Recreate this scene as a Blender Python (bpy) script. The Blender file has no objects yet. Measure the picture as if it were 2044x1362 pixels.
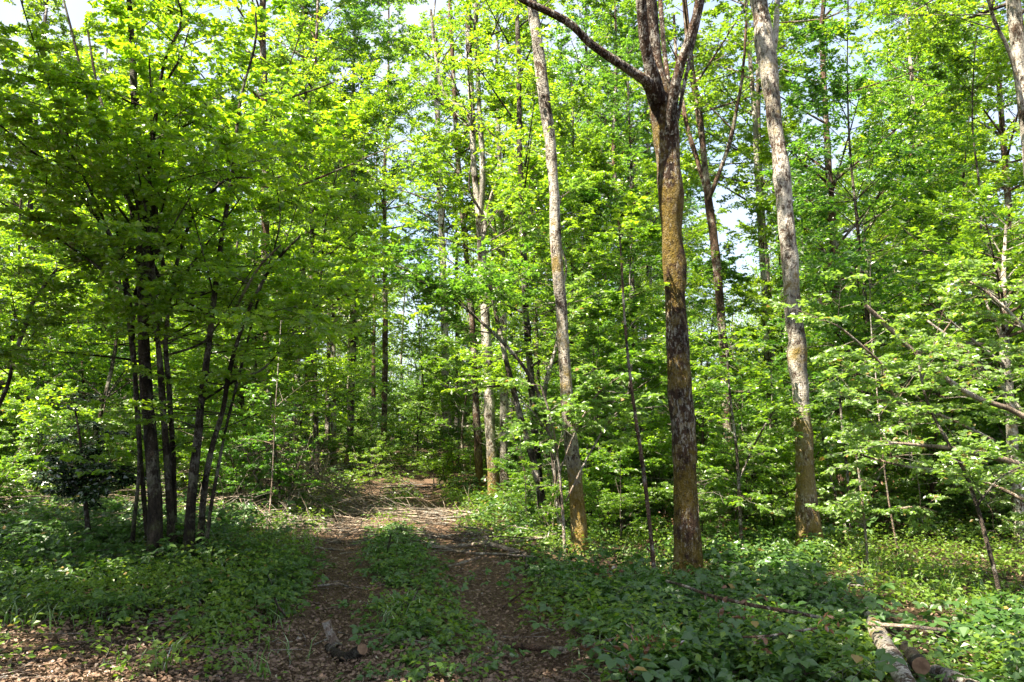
import bpy, math, random
import numpy as np
from math import radians, pi

# ------------------------------------------------------------------ camera, sky, sun, exposure
S = bpy.context.scene
COL = S.collection
F = 1590.0                      # focal length in pixels of the 2044 px wide photograph
EYE = 1.6
PITCH = math.atan((860.0 - 681.0) / F)
cam_d = bpy.data.cameras.new('camera')
cam_d.sensor_width = 36.0
cam_d.lens = F / 2044.0 * 36.0
cam_d.clip_start = 0.05
cam_d.clip_end = 2000.0
cam = bpy.data.objects.new('camera', cam_d)
cam.location = (0, 0, EYE)
cam.rotation_euler = (pi / 2 + PITCH, 0, 0)
COL.objects.link(cam)
S.camera = cam

SUN_EL = radians(59)
SUN_AZ = math.atan2(-0.80, -0.52)          # direction towards the sun: left of and behind the viewpoint
w = bpy.data.worlds.new('World')
S.world = w
w.use_nodes = True
nt = w.node_tree
sky = nt.nodes.new('ShaderNodeTexSky')
sky.sky_type = 'NISHITA'
sky.sun_disc = False
sky.sun_elevation = SUN_EL
sky.sun_rotation = SUN_AZ
sky.air_density = 1.0
sky.dust_density = 2.0
bg = nt.nodes['Background']
bg.inputs[1].default_value = 0.088
tcw = nt.nodes.new('ShaderNodeTexCoord')
cn = nt.nodes.new('ShaderNodeTexNoise')
cn.inputs['Scale'].default_value = 3.2
cn.inputs['Detail'].default_value = 6
cn.inputs['Roughness'].default_value = .6
cr = nt.nodes.new('ShaderNodeValToRGB')
cr.color_ramp.elements[0].position = .36
cr.color_ramp.elements[1].position = .60
cr.color_ramp.elements[0].color = (.35, .35, .35, 1)
cm = nt.nodes.new('ShaderNodeMix')
cm.data_type = 'RGBA'
cm.inputs[7].default_value = (2.2, 2.42, 2.9, 1)
nt.links.new(tcw.outputs['Generated'], cn.inputs[0])
nt.links.new(cn.outputs[0], cr.inputs[0])
nt.links.new(cr.outputs[0], cm.inputs[0])
nt.links.new(sky.outputs[0], cm.inputs[6])
nt.links.new(cm.outputs[2], bg.inputs[0])
sun_d = bpy.data.lights.new('sun', 'SUN')
sun_d.energy = 5.0
sun_d.angle = radians(0.5)
sun_d.color = (1.0, 0.91, 0.74)
sun = bpy.data.objects.new('sun', sun_d)
sd = np.array([math.cos(SUN_EL) * math.sin(SUN_AZ), math.cos(SUN_EL) * math.cos(SUN_AZ), math.sin(SUN_EL)])
import mathutils
sun.rotation_euler = mathutils.Vector(sd).to_track_quat('Z', 'Y').to_euler()
sun.location = (-20, -20, 40)
COL.objects.link(sun)

S.view_settings.view_transform = 'Standard'
S.view_settings.look = 'None'
S.view_settings.exposure = 2.4
S.view_settings.gamma = 1.0
S.render.engine = 'CYCLES'
cy = S.cycles
cy.max_bounces = 10
cy.diffuse_bounces = 5
cy.glossy_bounces = 2
cy.transmission_bounces = 8
cy.transparent_max_bounces = 4
cy.caustics_reflective = False
cy.caustics_refractive = False
cy.use_denoising = True
try:
    cy.denoiser = 'OPENIMAGEDENOISE'
    cy.denoising_input_passes = 'RGB_ALBEDO_NORMAL'
    cy.denoising_prefilter = 'ACCURATE'
except Exception:
    pass
cy.sample_clamp_indirect = 6.0

# ------------------------------------------------------------------ small maths helpers
UP = np.array([0.0, 0.0, 1.0])


def nrm(v):
    return v / np.maximum(np.linalg.norm(v, axis=-1, keepdims=True), 1e-9)


_nr = np.random.default_rng(5)
_ND = _nr.normal(size=(18, 3))
_NP = _nr.random(18) * 6.28


def noise(p, scale):
    """smooth pseudo noise in -1..1 at points p (...,3)"""
    q = np.asarray(p) * scale
    a = 0
    for k in range(18):
        a = a + np.sin(q @ _ND[k] * (0.7 + 0.09 * k) + _NP[k]) / 18 ** .5
    return np.clip(a * .8, -1, 1)


def track_x(y):
    y = np.asarray(y, float)
    return -0.80 - 0.152 * (y - 6.5) + .12 * np.sin(y * .35)


def ground_z(x, y):
    x = np.asarray(x, float)
    y = np.asarray(y, float)
    p = np.stack([x, y, np.zeros_like(x)], -1)
    z = .05 * noise(p, .55) + .10 * noise(p + 7, .16)
    d = x - track_x(y)
    rut = np.exp(-((np.abs(d) - .74) / .30) ** 2)
    fade = np.clip((45 - y) / 20, 0, 1) * np.clip((y - 4.2) / 1.5, 0, 1)
    z = z * (1 - .7 * np.exp(-(d / 1.3) ** 2)) - .09 * rut * fade
    z = z + .22 * np.clip((-d - 1.5) / 2.0, 0, 1) * np.clip((y - 9) / 4, 0, 1) * np.clip((40 - y) / 20, 0, 1)
    z = z + np.clip((y - 22) / 40, 0, 1) * .7
    return z


CP, SP = math.cos(PITCH), math.sin(PITCH)


def ray(px, py):
    u = (px - 1022.0) / F
    v = (681.0 - py) / F
    return np.array([u, CP - v * SP, SP + v * CP])


def P(px, py, Y):
    """world point at distance Y (metres along the ground) seen at pixel (px, py) of the photograph; and its depth"""
    d = ray(px, py)
    s = Y / d[1]
    return np.array([0, 0, EYE]) + d * s, s


def G(px, py):
    """where the sight line through a pixel meets the ground"""
    d = ray(px, py)
    s = 5.0
    for _ in range(30):
        p = np.array([0, 0, EYE]) + d * s
        s = s + (p[2] - float(ground_z(p[0], p[1]))) / max(-d[2], .015) * .8
        s = min(max(s, 2), 120)
    return np.array([0, 0, EYE]) + d * s


def pix(x, y, z):
    """pixel of a world point"""
    dx, dy, dz = x, y, z - EYE
    f = dy * CP + dz * SP
    u = -dy * SP + dz * CP
    return 1022 + F * dx / f, 681 - F * u / f


def spline(pts, K):
    """Catmull-Rom resampling of (n,d) control points"""
    pts = np.asarray(pts, float)
    n = len(pts)
    if n == 2:
        t = np.linspace(0, 1, K)[:, None]
        return pts[0] * (1 - t) + pts[1] * t
    seg = np.linalg.norm(np.diff(pts[:, :3], axis=0), axis=1)
    cum = np.concatenate([[0], np.cumsum(seg)])
    u = np.linspace(0, cum[-1], K)
    i = np.clip(np.searchsorted(cum, u, side='right') - 1, 0, n - 2)
    t = ((u - cum[i]) / np.maximum(seg[i], 1e-9))[:, None]
    p0 = pts[np.maximum(i - 1, 0)]
    p1 = pts[i]
    p2 = pts[i + 1]
    p3 = pts[np.minimum(i + 2, n - 1)]
    return .5 * (2 * p1 + (p2 - p0) * t + (2 * p0 - 5 * p1 + 4 * p2 - p3) * t ** 2 + (3 * p1 - p0 - 3 * p2 + p3) * t ** 3)


# ------------------------------------------------------------------ materials
def new_mat(name):
    m = bpy.data.materials.new(name)
    m.use_nodes = True
    t = m.node_tree
    t.nodes.clear()
    out = t.nodes.new('ShaderNodeOutputMaterial')
    return m, t, out


def node(t, kind, **kw):
    n = t.nodes.new(kind)
    for k, v in kw.items():
        if k[0] == 'i' and k[1:].isdigit():
            v_in = n.inputs[int(k[1:])]
            if hasattr(v, 'is_output'):
                t.links.new(v, v_in)
            else:
                v_in.default_value = v
        else:
            setattr(n, k, v)
    return n


def mixc(t, fac, a, b, mode='MIX'):
    n = t.nodes.new('ShaderNodeMix')
    n.data_type = 'RGBA'
    n.blend_type = mode
    for sock, v in ((n.inputs[0], fac), (n.inputs[6], a), (n.inputs[7], b)):
        if hasattr(v, 'is_output'):
            t.links.new(v, sock)
        else:
            sock.default_value = v if not isinstance(v, tuple) or len(v) == 4 else (*v, 1)
    return n.outputs[2]


def ramp(t, fac, stops):
    n = t.nodes.new('ShaderNodeValToRGB')
    t.links.new(fac, n.inputs[0])
    el = n.color_ramp.elements
    while len(el) < len(stops):
        el.new(.5)
    for e, (p, c) in zip(el, stops):
        e.position = p
        e.color = (*c, 1) if isinstance(c, tuple) else (c, c, c, 1)
    return n.outputs[0]


def leaf_mat(name, ca, cb, ta, tb, gloss=.05, rough=.38, mixt=.62, dead=0.0):
    """thin leaf: reflected colour between ca and cb, colour let through between ta and tb, varying leaf by leaf"""
    m, t, out = new_mat(name)
    geo = node(t, 'ShaderNodeNewGeometry')
    oi = node(t, 'ShaderNodeObjectInfo')
    tc = node(t, 'ShaderNodeTexCoord')
    nz = node(t, 'ShaderNodeTexNoise', i0=tc.outputs['Object'])
    nz.inputs['Scale'].default_value = .9
    nz.inputs['Detail'].default_value = 2
    a = node(t, 'ShaderNodeMath', operation='MULTIPLY', i0=geo.outputs['Random Per Island'], i1=.6)
    b = node(t, 'ShaderNodeMath', operation='MULTIPLY_ADD', i0=nz.outputs[0], i1=.55, i2=a.outputs[0])
    c = node(t, 'ShaderNodeMath', operation='MULTIPLY_ADD', i0=oi.outputs['Random'], i1=.25, i2=b.outputs[0])
    d = node(t, 'ShaderNodeMath', operation='SUBTRACT', use_clamp=True, i0=c.outputs[0], i1=.22)
    refl = mixc(t, d.outputs[0], ca, cb)
    tran = mixc(t, d.outputs[0], ta, tb)
    if dead:
        g = node(t, 'ShaderNodeMath', operation='GREATER_THAN', i0=geo.outputs['Random Per Island'], i1=1 - dead)
        refl = mixc(t, g.outputs[0], refl, (.30, .20, .05))
        tran = mixc(t, g.outputs[0], tran, (.40, .24, .04))
    df = node(t, 'ShaderNodeBsdfDiffuse', i0=refl)
    tr = node(t, 'ShaderNodeBsdfTranslucent', i0=tran)
    mx = node(t, 'ShaderNodeMixShader', i0=mixt, i1=df.outputs[0], i2=tr.outputs[0])
    gl = node(t, 'ShaderNodeBsdfGlossy', i0=(1, 1, 1, 1))
    gl.inputs['Roughness'].default_value = rough
    fr = node(t, 'ShaderNodeLayerWeight')
    fr.inputs[0].default_value = .25
    gf = node(t, 'ShaderNodeMath', operation='MULTIPLY_ADD', i0=fr.outputs['Fresnel'], i1=.25, i2=gloss * .5)
    m2 = node(t, 'ShaderNodeMixShader', i0=gf.outputs[0], i1=mx.outputs[0], i2=gl.outputs[0])
    t.links.new(m2.outputs[0], out.inputs[0])
    return m


def bark_mat(name, dark, light, lichen=.4, moss_a=(.085, .065, .012), moss_b=(.27, .195, .030), lcol=(.56, .52, .46), fine=1.0, patch=1.1):
    m, t, out = new_mat(name)
    tc = node(t, 'ShaderNodeTexCoord')
    mp = node(t, 'ShaderNodeMapping', i0=tc.outputs['Object'])
    mp.inputs['Scale'].default_value = (1, 1, .33)
    n1 = node(t, 'ShaderNodeTexNoise', i0=mp.outputs[0])
    n1.inputs['Scale'].default_value = 24 * fine
    n1.inputs['Detail'].default_value = 6
    n1.inputs['Roughness'].default_value = .65
    n2 = node(t, 'ShaderNodeTexNoise', i0=tc.outputs['Object'])
    n2.inputs['Scale'].default_value = 9 * fine
    n2.inputs['Detail'].default_value = 6
    n2.inputs['Roughness'].default_value = .7
    n3 = node(t, 'ShaderNodeTexNoise', i0=tc.outputs['Object'])
    n3.inputs['Scale'].default_value = 2.1
    n3.inputs['Detail'].default_value = 3
    base = ramp(t, n1.outputs[0], [(.36, dark), (.62, light)])
    n5 = node(t, 'ShaderNodeTexNoise', i0=mp.outputs[0])
    n5.inputs['Scale'].default_value = 46 * fine
    n5.inputs['Detail'].default_value = 5
    n5.inputs['Roughness'].default_value = .75
    la = node(t, 'ShaderNodeMath', operation='MULTIPLY_ADD', i0=n5.outputs[0], i1=1.7 - patch, i2=n2.outputs[0])
    lb = node(t, 'ShaderNodeMath', operation='MULTIPLY_ADD', i0=n3.outputs[0], i1=patch, i2=la.outputs[0])
    th = 1.30 + .20 - .50 * lichen
    lf = node(t, 'ShaderNodeMapRange', i0=lb.outputs[0], i1=th, i2=th + .14, i3=0.0, i4=.92)
    n6 = node(t, 'ShaderNodeTexNoise', i0=mp.outputs[0])
    n6.inputs['Scale'].default_value = 5.5
    n6.inputs['Detail'].default_value = 5
    stain = ramp(t, n6.outputs[0], [(.42, 1.0), (.60, .30)])
    c0 = mixc(t, lf.outputs[0], base, lcol)
    c1 = mixc(t, .85, c0, stain, 'MULTIPLY')
    at = node(t, 'ShaderNodeAttribute')
    at.attribute_name = 'moss'
    ma = node(t, 'ShaderNodeMath', operation='MULTIPLY_ADD', i0=n2.outputs[0], i1=2.2, i2=at.outputs['Fac'])
    mb = node(t, 'ShaderNodeMath', operation='MULTIPLY_ADD', i0=n3.outputs[0], i1=1.3, i2=ma.outputs[0])
    mfac = node(t, 'ShaderNodeMapRange', i0=mb.outputs[0], i1=2.05, i2=2.42, i3=0.0, i4=.86)
    n4 = node(t, 'ShaderNodeTexNoise', i0=tc.outputs['Object'])
    n4.inputs['Scale'].default_value = 60
    n4.inputs['Detail'].default_value = 3
    mc = mixc(t, n4.outputs[0], moss_a, moss_b)
    c2 = mixc(t, mfac.outputs[0], c1, mc)
    bs = node(t, 'ShaderNodeBsdfPrincipled', i0=c2)
    bs.inputs['Roughness'].default_value = .92
    bs.inputs['Specular IOR Level'].default_value = .2
    hb = node(t, 'ShaderNodeMath', operation='MULTIPLY_ADD', i0=n4.outputs[0], i1=.35, i2=n1.outputs[0])
    bp = node(t, 'ShaderNodeBump', i0=1.0, i1=.10)
    t.links.new(hb.outputs[0], bp.inputs['Height'])
    t.links.new(bp.outputs[0], bs.inputs['Normal'])
    t.links.new(bs.outputs[0], out.inputs[0])
    return m


def soil_mat(name, a, b, c, sc=1.0):
    m, t, out = new_mat(name)
    tc = node(t, 'ShaderNodeTexCoord')
    n1 = node(t, 'ShaderNodeTexNoise', i0=tc.outputs['Object'])
    n1.inputs['Scale'].default_value = 1.7 * sc
    n1.inputs['Detail'].default_value = 5
    n2 = node(t, 'ShaderNodeTexNoise', i0=tc.outputs['Object'])
    n2.inputs['Scale'].default_value = 42 * sc
    n2.inputs['Detail'].default_value = 6
    n2.inputs['Roughness'].default_value = .7
    v = node(t, 'ShaderNodeTexVoronoi', i0=tc.outputs['Object'])
    v.inputs['Scale'].default_value = 30 * sc
    v.inputs['Randomness'].default_value = 1
    c1 = mixc(t, ramp(t, n1.outputs[0], [(.35, 0.0), (.65, 1.0)]), a, b)
    c2 = mixc(t, ramp(t, n2.outputs[0], [(.42, 0.0), (.72, 1.0)]), c1, c)
    vc = node(t, 'ShaderNodeSeparateColor', i0=v.outputs['Color'])
    c3 = mixc(t, vc.outputs[0], c2, (.55, .5, .45), 'MULTIPLY')
    bs = node(t, 'ShaderNodeBsdfPrincipled', i0=c3)
    bs.inputs['Roughness'].default_value = .95
    bs.inputs['Specular IOR Level'].default_value = .15
    bp = node(t, 'ShaderNodeBump', i0=.9, i1=.05)
    t.links.new(n2.outputs[0], bp.inputs['Height'])
    t.links.new(bp.outputs[0], bs.inputs['Normal'])
    t.links.new(bs.outputs[0], out.inputs[0])
    return m


def cut_mat(name):
    m, t, out = new_mat(name)
    tc = node(t, 'ShaderNodeTexCoord')
    wv = node(t, 'ShaderNodeTexNoise', i0=tc.outputs['Object'])
    wv.inputs['Scale'].default_value = 35
    c = ramp(t, wv.outputs[0], [(.35, (.11, .06, .03)), (.7, (.22, .135, .075))])
    bs = node(t, 'ShaderNodeBsdfPrincipled', i0=c)
    bs.inputs['Roughness'].default_value = .9
    t.links.new(bs.outputs[0], out.inputs[0])
    return m


M = {
    'leaf_yellow': leaf_mat('leaf_yellow', (.085, .175, .016), (.195, .290, .018), (.22, .47, .012), (.58, .76, .012)),
    'leaf_mid': leaf_mat('leaf_mid', (.060, .140, .018), (.150, .230, .022), (.15, .38, .014), (.46, .64, .014)),
    'leaf_deep': leaf_mat('leaf_deep', (.045, .120, .022), (.105, .190, .028), (.11, .32, .018), (.27, .48, .02)),
    'leaf_oak': leaf_mat('leaf_oak', (.060, .130, .014), (.140, .220, .022), (.15, .32, .010), (.38, .54, .014)),
    'leaf_pale': leaf_mat('leaf_pale', (.120, .210, .045), (.200, .300, .075), (.22, .42, .03), (.36, .56, .04), gloss=.12, dead=.02),
    'leaf_holly': leaf_mat('leaf_holly', (.014, .035, .012), (.030, .065, .018), (.02, .05, .008), (.03, .07, .01), gloss=.16, rough=.25, mixt=.15),
    'bramble': leaf_mat('bramble', (.034, .090, .018), (.080, .150, .030), (.07, .20, .012), (.16, .34, .02), gloss=.06, mixt=.38, dead=.006),
    'herb': leaf_mat('herb', (.060, .130, .016), (.155, .225, .026), (.13, .34, .012), (.42, .58, .02), gloss=.04, mixt=.42, dead=.012),
    'grass': leaf_mat('grass', (.065, .140, .022), (.130, .215, .04), (.10, .28, .02), (.24, .44, .035), gloss=.06, mixt=.4),
    'litter': leaf_mat('litter', (.095, .056, .036), (.290, .195, .135), (.07, .035, .015), (.15, .08, .03), gloss=.03, mixt=.12),
    'dead_leaf': leaf_mat('dead_leaf', (.085, .036, .016), (.20, .095, .045), (.08, .03, .008), (.18, .07, .02), mixt=.25),
    'bark_oak': bark_mat('bark_oak', (.026, .015, .009), (.130, .074, .046), .27, moss_a=(.055, .045, .008), moss_b=(.27, .175, .022), lcol=(.62, .58, .52), patch=.35),
    'bark_pale': bark_mat('bark_pale', (.045, .028, .019), (.215, .140, .095), .54, moss_a=(.08, .062, .010), moss_b=(.34, .215, .022), lcol=(.76, .70, .61), patch=.75),
    'dead_wood': bark_mat('dead_wood', (.30, .215, .15), (.60, .475, .36), .3, fine=1.6),
    'bark_red': bark_mat('bark_red', (.060, .036, .024), (.220, .135, .090), .25),
    'bark_dark': bark_mat('bark_dark', (.022, .017, .012), (.085, .065, .045), .30, moss_a=(.04, .05, .01), moss_b=(.09, .10, .02), lcol=(.26, .24, .20)),
    'bark_grey': bark_mat('bark_grey', (.045, .035, .027), (.150, .115, .088), .28),
    'twig': bark_mat('twig', (.075, .052, .038), (.210, .150, .105), .30, fine=1.6),
    'stick': bark_mat('stick', (.210, .145, .105), (.480, .360, .270), .40, fine=1.6),
    'soil': soil_mat('soil', (.045, .030, .018), (.060, .050, .022), (.105, .068, .042)),
    'track': soil_mat('track', (.100, .064, .042), (.150, .098, .064), (.230, .155, .105), 1.3),
    'cut': cut_mat('cut_wood'),
}


# ------------------------------------------------------------------ mesh helpers
class MB:
    """collects vertex / face arrays and links them as one mesh object"""

    def __init__(self):
        self.v, self.f, self.m, self.s, self.a, self.n = [], [], [], [], [], 0

    def add(self, verts, faces, mat=0, smooth=False, moss=None):
        verts = np.asarray(verts, float).reshape(-1, 3)
        self.v.append(verts)
        self.a.append(np.zeros(len(verts)) if moss is None else np.asarray(moss).reshape(-1))
        self.f.append(np.asarray(faces) + self.n)
        self.m.append(mat)
        self.s.append(smooth)
        self.n += len(verts)

    def mesh(self, name, mats, origin=(0, 0, 0)):
        me = bpy.data.meshes.new(name)
        V = np.concatenate(self.v) - np.asarray(origin)
        me.vertices.add(len(V))
        me.vertices.foreach_set('co', V.astype(np.float32).ravel())
        loops = np.concatenate([f.ravel() for f in self.f]).astype(np.int32)
        sizes = np.concatenate([np.full(len(f), f.shape[1]) for f in self.f])
        starts = np.concatenate([[0], np.cumsum(sizes)[:-1]]).astype(np.int32)
        me.loops.add(len(loops))
        me.loops.foreach_set('vertex_index', loops)
        me.polygons.add(len(sizes))
        me.polygons.foreach_set('loop_start', starts)
        me.polygons.foreach_set('material_index', np.concatenate([np.full(len(f), m) for f, m in zip(self.f, self.m)]).astype(np.int32))
        me.polygons.foreach_set('use_smooth', np.concatenate([np.full(len(f), s) for f, s in zip(self.f, self.s)]))
        A = np.concatenate(self.a)
        if np.any(A):
            at = me.attributes.new('moss', 'FLOAT', 'POINT')
            at.data.foreach_set('value', A.astype(np.float32))
        for m in (mats if isinstance(mats, (list, tuple)) else [mats]):
            me.materials.append(M[m])
        me.update(calc_edges=True)
        return me

    def build(self, name, mats, parent=None, origin=(0, 0, 0), loc=None):
        o = bpy.data.objects.new(name, self.mesh(name, mats, origin))
        COL.objects.link(o)
        if parent is not None:
            o.parent = parent
        if loc is not None:
            o.location = loc
        return o


def frames(pts):
    tan = nrm(np.gradient(pts, axis=-2))
    mean = np.abs(nrm(pts[..., -1:, :] - pts[..., :1, :]))
    ax = np.eye(3)[np.argmin(mean + np.array([0, 1e-3, 2e-3]), axis=-1)]
    n1 = nrm(np.cross(tan, np.broadcast_to(ax, tan.shape)))
    n2 = np.cross(tan, n1)
    return tan, n1, n2


def tubes(mb, pts, rad, sides=5, mat=0, moss=None, rough=0.0, cap=False):
    """pts (N,K,3) rad (N,K): one round tapered bar per polyline"""
    pts = np.asarray(pts, float)
    rad = np.asarray(rad, float)
    if pts.ndim == 2:
        pts, rad = pts[None], rad[None]
    N, K, _ = pts.shape
    if N == 0:
        return
    tan, n1, n2 = frames(pts)
    a = np.linspace(0, 2 * pi, sides, endpoint=False)
    ring = n1[:, :, None] * np.cos(a)[:, None] + n2[:, :, None] * np.sin(a)[:, None]
    R = rad[:, :, None, None] * np.ones((1, 1, sides, 1))
    if rough:
        q = pts[:, :, None] + ring * .12
        R = R * (1 + rough * noise(q, 4.0) + rough * .6 * noise(q * np.array([1, 1, .5]), 13.0))[..., None]
    v = pts[:, :, None] + ring * R
    idx = np.arange(N * K * sides).reshape(N, K, sides)
    nx = np.roll(idx, -1, axis=2)
    f = np.stack([idx[:, :-1], nx[:, :-1], nx[:, 1:], idx[:, 1:]], -1).reshape(-1, 4)
    ms = None
    if moss is not None:
        ms = np.broadcast_to(np.asarray(moss)[:, :, None] if np.ndim(moss) == 2 else moss, (N, K, sides)).ravel()
    mb.add(v, f, mat, True, ms)
    return v


LEAF4 = (np.array([[0, 0], [.45, -.5], [1, 0], [.45, .5]]), np.array([0, .10, -.08, .10]))
LEAF6 = (np.array([[0, 0], [.22, -.38], [.62, -.44], [1, 0], [.62, .44], [.22, .38]]), np.array([0, .10, .08, -.10, .08, .10]))


def leaves(mb, pos, dr, nor, L, ratio=.6, shape=LEAF4, mat=0):
    N = len(pos)
    if N == 0:
        return
    dr = nrm(dr)
    side = nrm(np.cross(nor, dr))
    up = np.cross(dr, side)
    sh, z = shape
    L = np.broadcast_to(L, (N,))[:, None, None]
    v = pos[:, None] + L * (sh[None, :, :1] * dr[:, None] + ratio * sh[None, :, 1:] * side[:, None] + z[None, :, None] * up[:, None])
    k = len(sh)
    mb.add(v, np.arange(N * k).reshape(N, k), mat)


def curve(st, di, ln, cv, K):
    t = np.linspace(0, 1, K)[None, :, None]
    return st[:, None] + (di[:, None] * t + cv[:, None] * t ** 2) * ln[:, None, None]


def children(rng, st, di, ln, cv, m, t0, ang, lr, flat, upb):
    N = len(ln)
    i = np.repeat(np.arange(N), m)
    j = np.tile(np.arange(m), N)
    t = (t0 + (1 - t0) * (j + rng.random(N * m)) / m)[:, None]
    p = st[i] + (di[i] * t + cv[i] * t ** 2) * ln[i][:, None]
    tan = nrm(di[i] + 2 * cv[i] * t)
    side = nrm(np.cross(tan, UP) + 1e-4)
    sgn = np.where((j + i) % 2, 1.0, -1.0)[:, None]
    rnd = nrm(np.cross(tan, rng.normal(size=(N * m, 3))))
    perp = nrm(flat * sgn * side + (1 - flat) * rnd)
    a = (ang * (.7 + .6 * rng.random(N * m)))[:, None]
    d = nrm(np.cos(a) * tan + np.sin(a) * perp + np.array([0, 0, upb]))
    l = ln[i] * lr * (1 - .45 * t[:, 0]) * (.65 + .7 * rng.random(N * m))
    return p, d, l, t[:, 0]


def spray(mb, rng, st, di, ln, k, L, tilt=.45, droop=.12, ratio=.6, shape=LEAF4, mat=0, spread=.9):
    """leaves set left and right along twigs"""
    N = len(ln)
    i = np.repeat(np.arange(N), k)
    j = np.tile(np.arange(k), N)
    t = ((j + .5 + .6 * rng.random(N * k)) / k)[:, None]
    p = st[i] + di[i] * ln[i][:, None] * t
    p[:, 2] -= droop * ln[i] * t[:, 0] ** 2
    side = nrm(np.cross(di[i], UP) + 1e-4)
    sgn = np.where(j % 2, 1.0, -1.0)[:, None]
    d = nrm(di[i] * .65 + sgn * side * spread + .3 * rng.normal(size=(N * k, 3)) - np.array([0, 0, .12]))
    n = nrm(UP + tilt * rng.normal(size=(N * k, 3)))
    size = L * (.5 + .9 * rng.random(N * k))
    leaves(mb, p, d, n, size, ratio, shape, mat)


def foliage(rng, wood, leaf, st, di, ln, cv, rad, m2=8, m3=6, k=9, L=.07, flat=.75, a2=.9, a3=.8, lr2=.45, lr3=.42, t0=.2,
            tilt=.45, droop=.12, sides=5, twigs=True, cut=None, upb=.03, shape=LEAF4, ratio=.6, lmat=0, wmat=0, sag=.05, moss=None):
    """branches -> branchlets -> twigs -> leaves"""
    N = len(ln)
    tubes(wood, curve(st, di, ln, cv, 6), rad[:, None] * np.linspace(1, .18, 6)[None], sides, wmat, moss)
    p2, d2, l2, t2 = children(rng, st, di, ln, cv, m2, t0, a2, lr2, flat, upb)
    c2 = np.tile([0, 0, -sag], (len(l2), 1)) + .08 * rng.normal(size=(len(l2), 3))
    if twigs:
        r2 = np.repeat(rad, m2) * .32
        tubes(wood, curve(p2, d2, l2, c2, 4), np.maximum(r2[:, None] * np.linspace(1, .25, 4)[None], .0022), 4, wmat)
    p3, d3, l3, t3 = children(rng, p2, d2, l2, c2, m3, .15, a3, lr3, flat, 0)
    p3 = np.concatenate([p3, p2 + (d2 * .55 + c2 * .3) * l2[:, None]])
    d3 = np.concatenate([d3, nrm(d2 + c2)])
    l3 = np.concatenate([l3, l2 * .5])
    l3 = np.maximum(l3, L * 1.6)
    if cut is not None:
        ok = cut(p3)
        p3, d3, l3 = p3[ok], d3[ok], l3[ok]
    spray(leaf, rng, p3, d3, l3, k, L, tilt, droop, ratio, shape, lmat)
    return p3, d3, l3


# ------------------------------------------------------------------ objects
def crown_build(wood, leaf, name, bark, leafm, parent, o=(0, 0, 0)):
    """branches, twigs and leaves of one crown"""
    for v_, f_, m_, s_ in zip(wood.v, wood.f, wood.m, wood.s):
        leaf.add(v_, f_ - f_.min(), 1, s_)
    if leaf.n:
        return leaf.build(name, [leafm, bark], parent, o)


def tag(o, label=None, cat=None, group=None, kind=None):
    if label:
        o['label'] = label
    if cat:
        o['category'] = cat
    if group:
        o['group'] = group
    if kind:
        o['kind'] = kind
    return o


def thing(name, loc, label, cat, group=None, rz=0.0, sc=1.0):
    o = bpy.data.objects.new(name, None)
    o.empty_display_size = .3
    o.location = loc
    o.rotation_euler = (0, 0, rz)
    o.scale = (sc, sc, sc)
    COL.objects.link(o)
    return tag(o, label, cat, group)


KIDS = {}


def copy_thing(src, loc, rz, sc, label, group=None, tilt=(0, 0)):
    c = src.copy()
    COL.objects.link(c)
    c.location = loc
    c.rotation_euler = (tilt[0], tilt[1], rz)
    c.scale = (sc, sc, sc) if np.isscalar(sc) else sc
    c['label'] = label
    if group:
        c['group'] = group
    for ch in src.children:
        d = ch.copy()
        COL.objects.link(d)
        d.parent = c
    return c

# ------------------------------------------------------------------ the ground and the track
def axis(a, b, fine0, fine1, step, coarse):
    s = list(np.arange(fine0, fine1, step))
    v, st = fine0, step
    while v > a:
        st = min(st * 1.25, coarse)
        v -= st
        s.insert(0, v)
    v, st = fine1, step
    s.append(v)
    while v < b:
        st = min(st * 1.25, coarse)
        v += st
        s.append(v)
    return np.array(s)


gx, gy = axis(-400, 400, -9, 9, .12, 25), axis(-150, 600, 3, 24, .12, 25)
X, Y_ = np.meshgrid(gx, gy)
Z = ground_z(X, Y_)
gm = MB()
ii = np.arange(X.size).reshape(X.shape)
gm.add(np.stack([X, Y_, Z], -1), np.stack([ii[:-1, :-1], ii[:-1, 1:], ii[1:, 1:], ii[1:, :-1]], -1).reshape(-1, 4), 0, True)
tag(gm.build('ground', 'soil'), kind='structure')
ty = np.arange(-12, 36, .10)
to = np.array([-1.3, -1.22, -1.1, -1.0, -.85, -.7, -.55, -.4, -.2, 0, .2, .4, .55, .7, .85, 1.0, 1.1, 1.22, 1.3])
TX = track_x(ty)[:, None] + to[None] + .12 * noise(np.stack([ty, ty * 0, ty * 0], -1), 1.3)[:, None]
TY = np.broadcast_to(ty[:, None], TX.shape)
TZ = ground_z(TX, TY) + .018 + .012 * noise(np.stack([TX, TY, TX * 0], -1), 5)
TZ[:, 0] -= .08
TZ[:, -1] -= .08
tm = MB()
ii = np.arange(TX.size).reshape(TX.shape)
tm.add(np.stack([TX, TY, TZ], -1), np.stack([ii[:-1, :-1], ii[:-1, 1:], ii[1:, 1:], ii[1:, :-1]], -1).reshape(-1, 4), 0, True)
tag(tm.build('path', 'track'), kind='structure')


# ------------------------------------------------------------------ traced trees
def trace(pts, Y, dy=0.0):
    """control points (x, y, z, r) of a stem seen at pixels (px, py, width) at distance Y (leaning dy towards the far side)"""
    out = []
    n = len(pts)
    for k, (px, py, wd) in enumerate(pts):
        p, s = P(px, py, Y + dy * k / max(n - 1, 1))
        out.append([*p, wd * .5 / F * s])
    return np.array(out)


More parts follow.
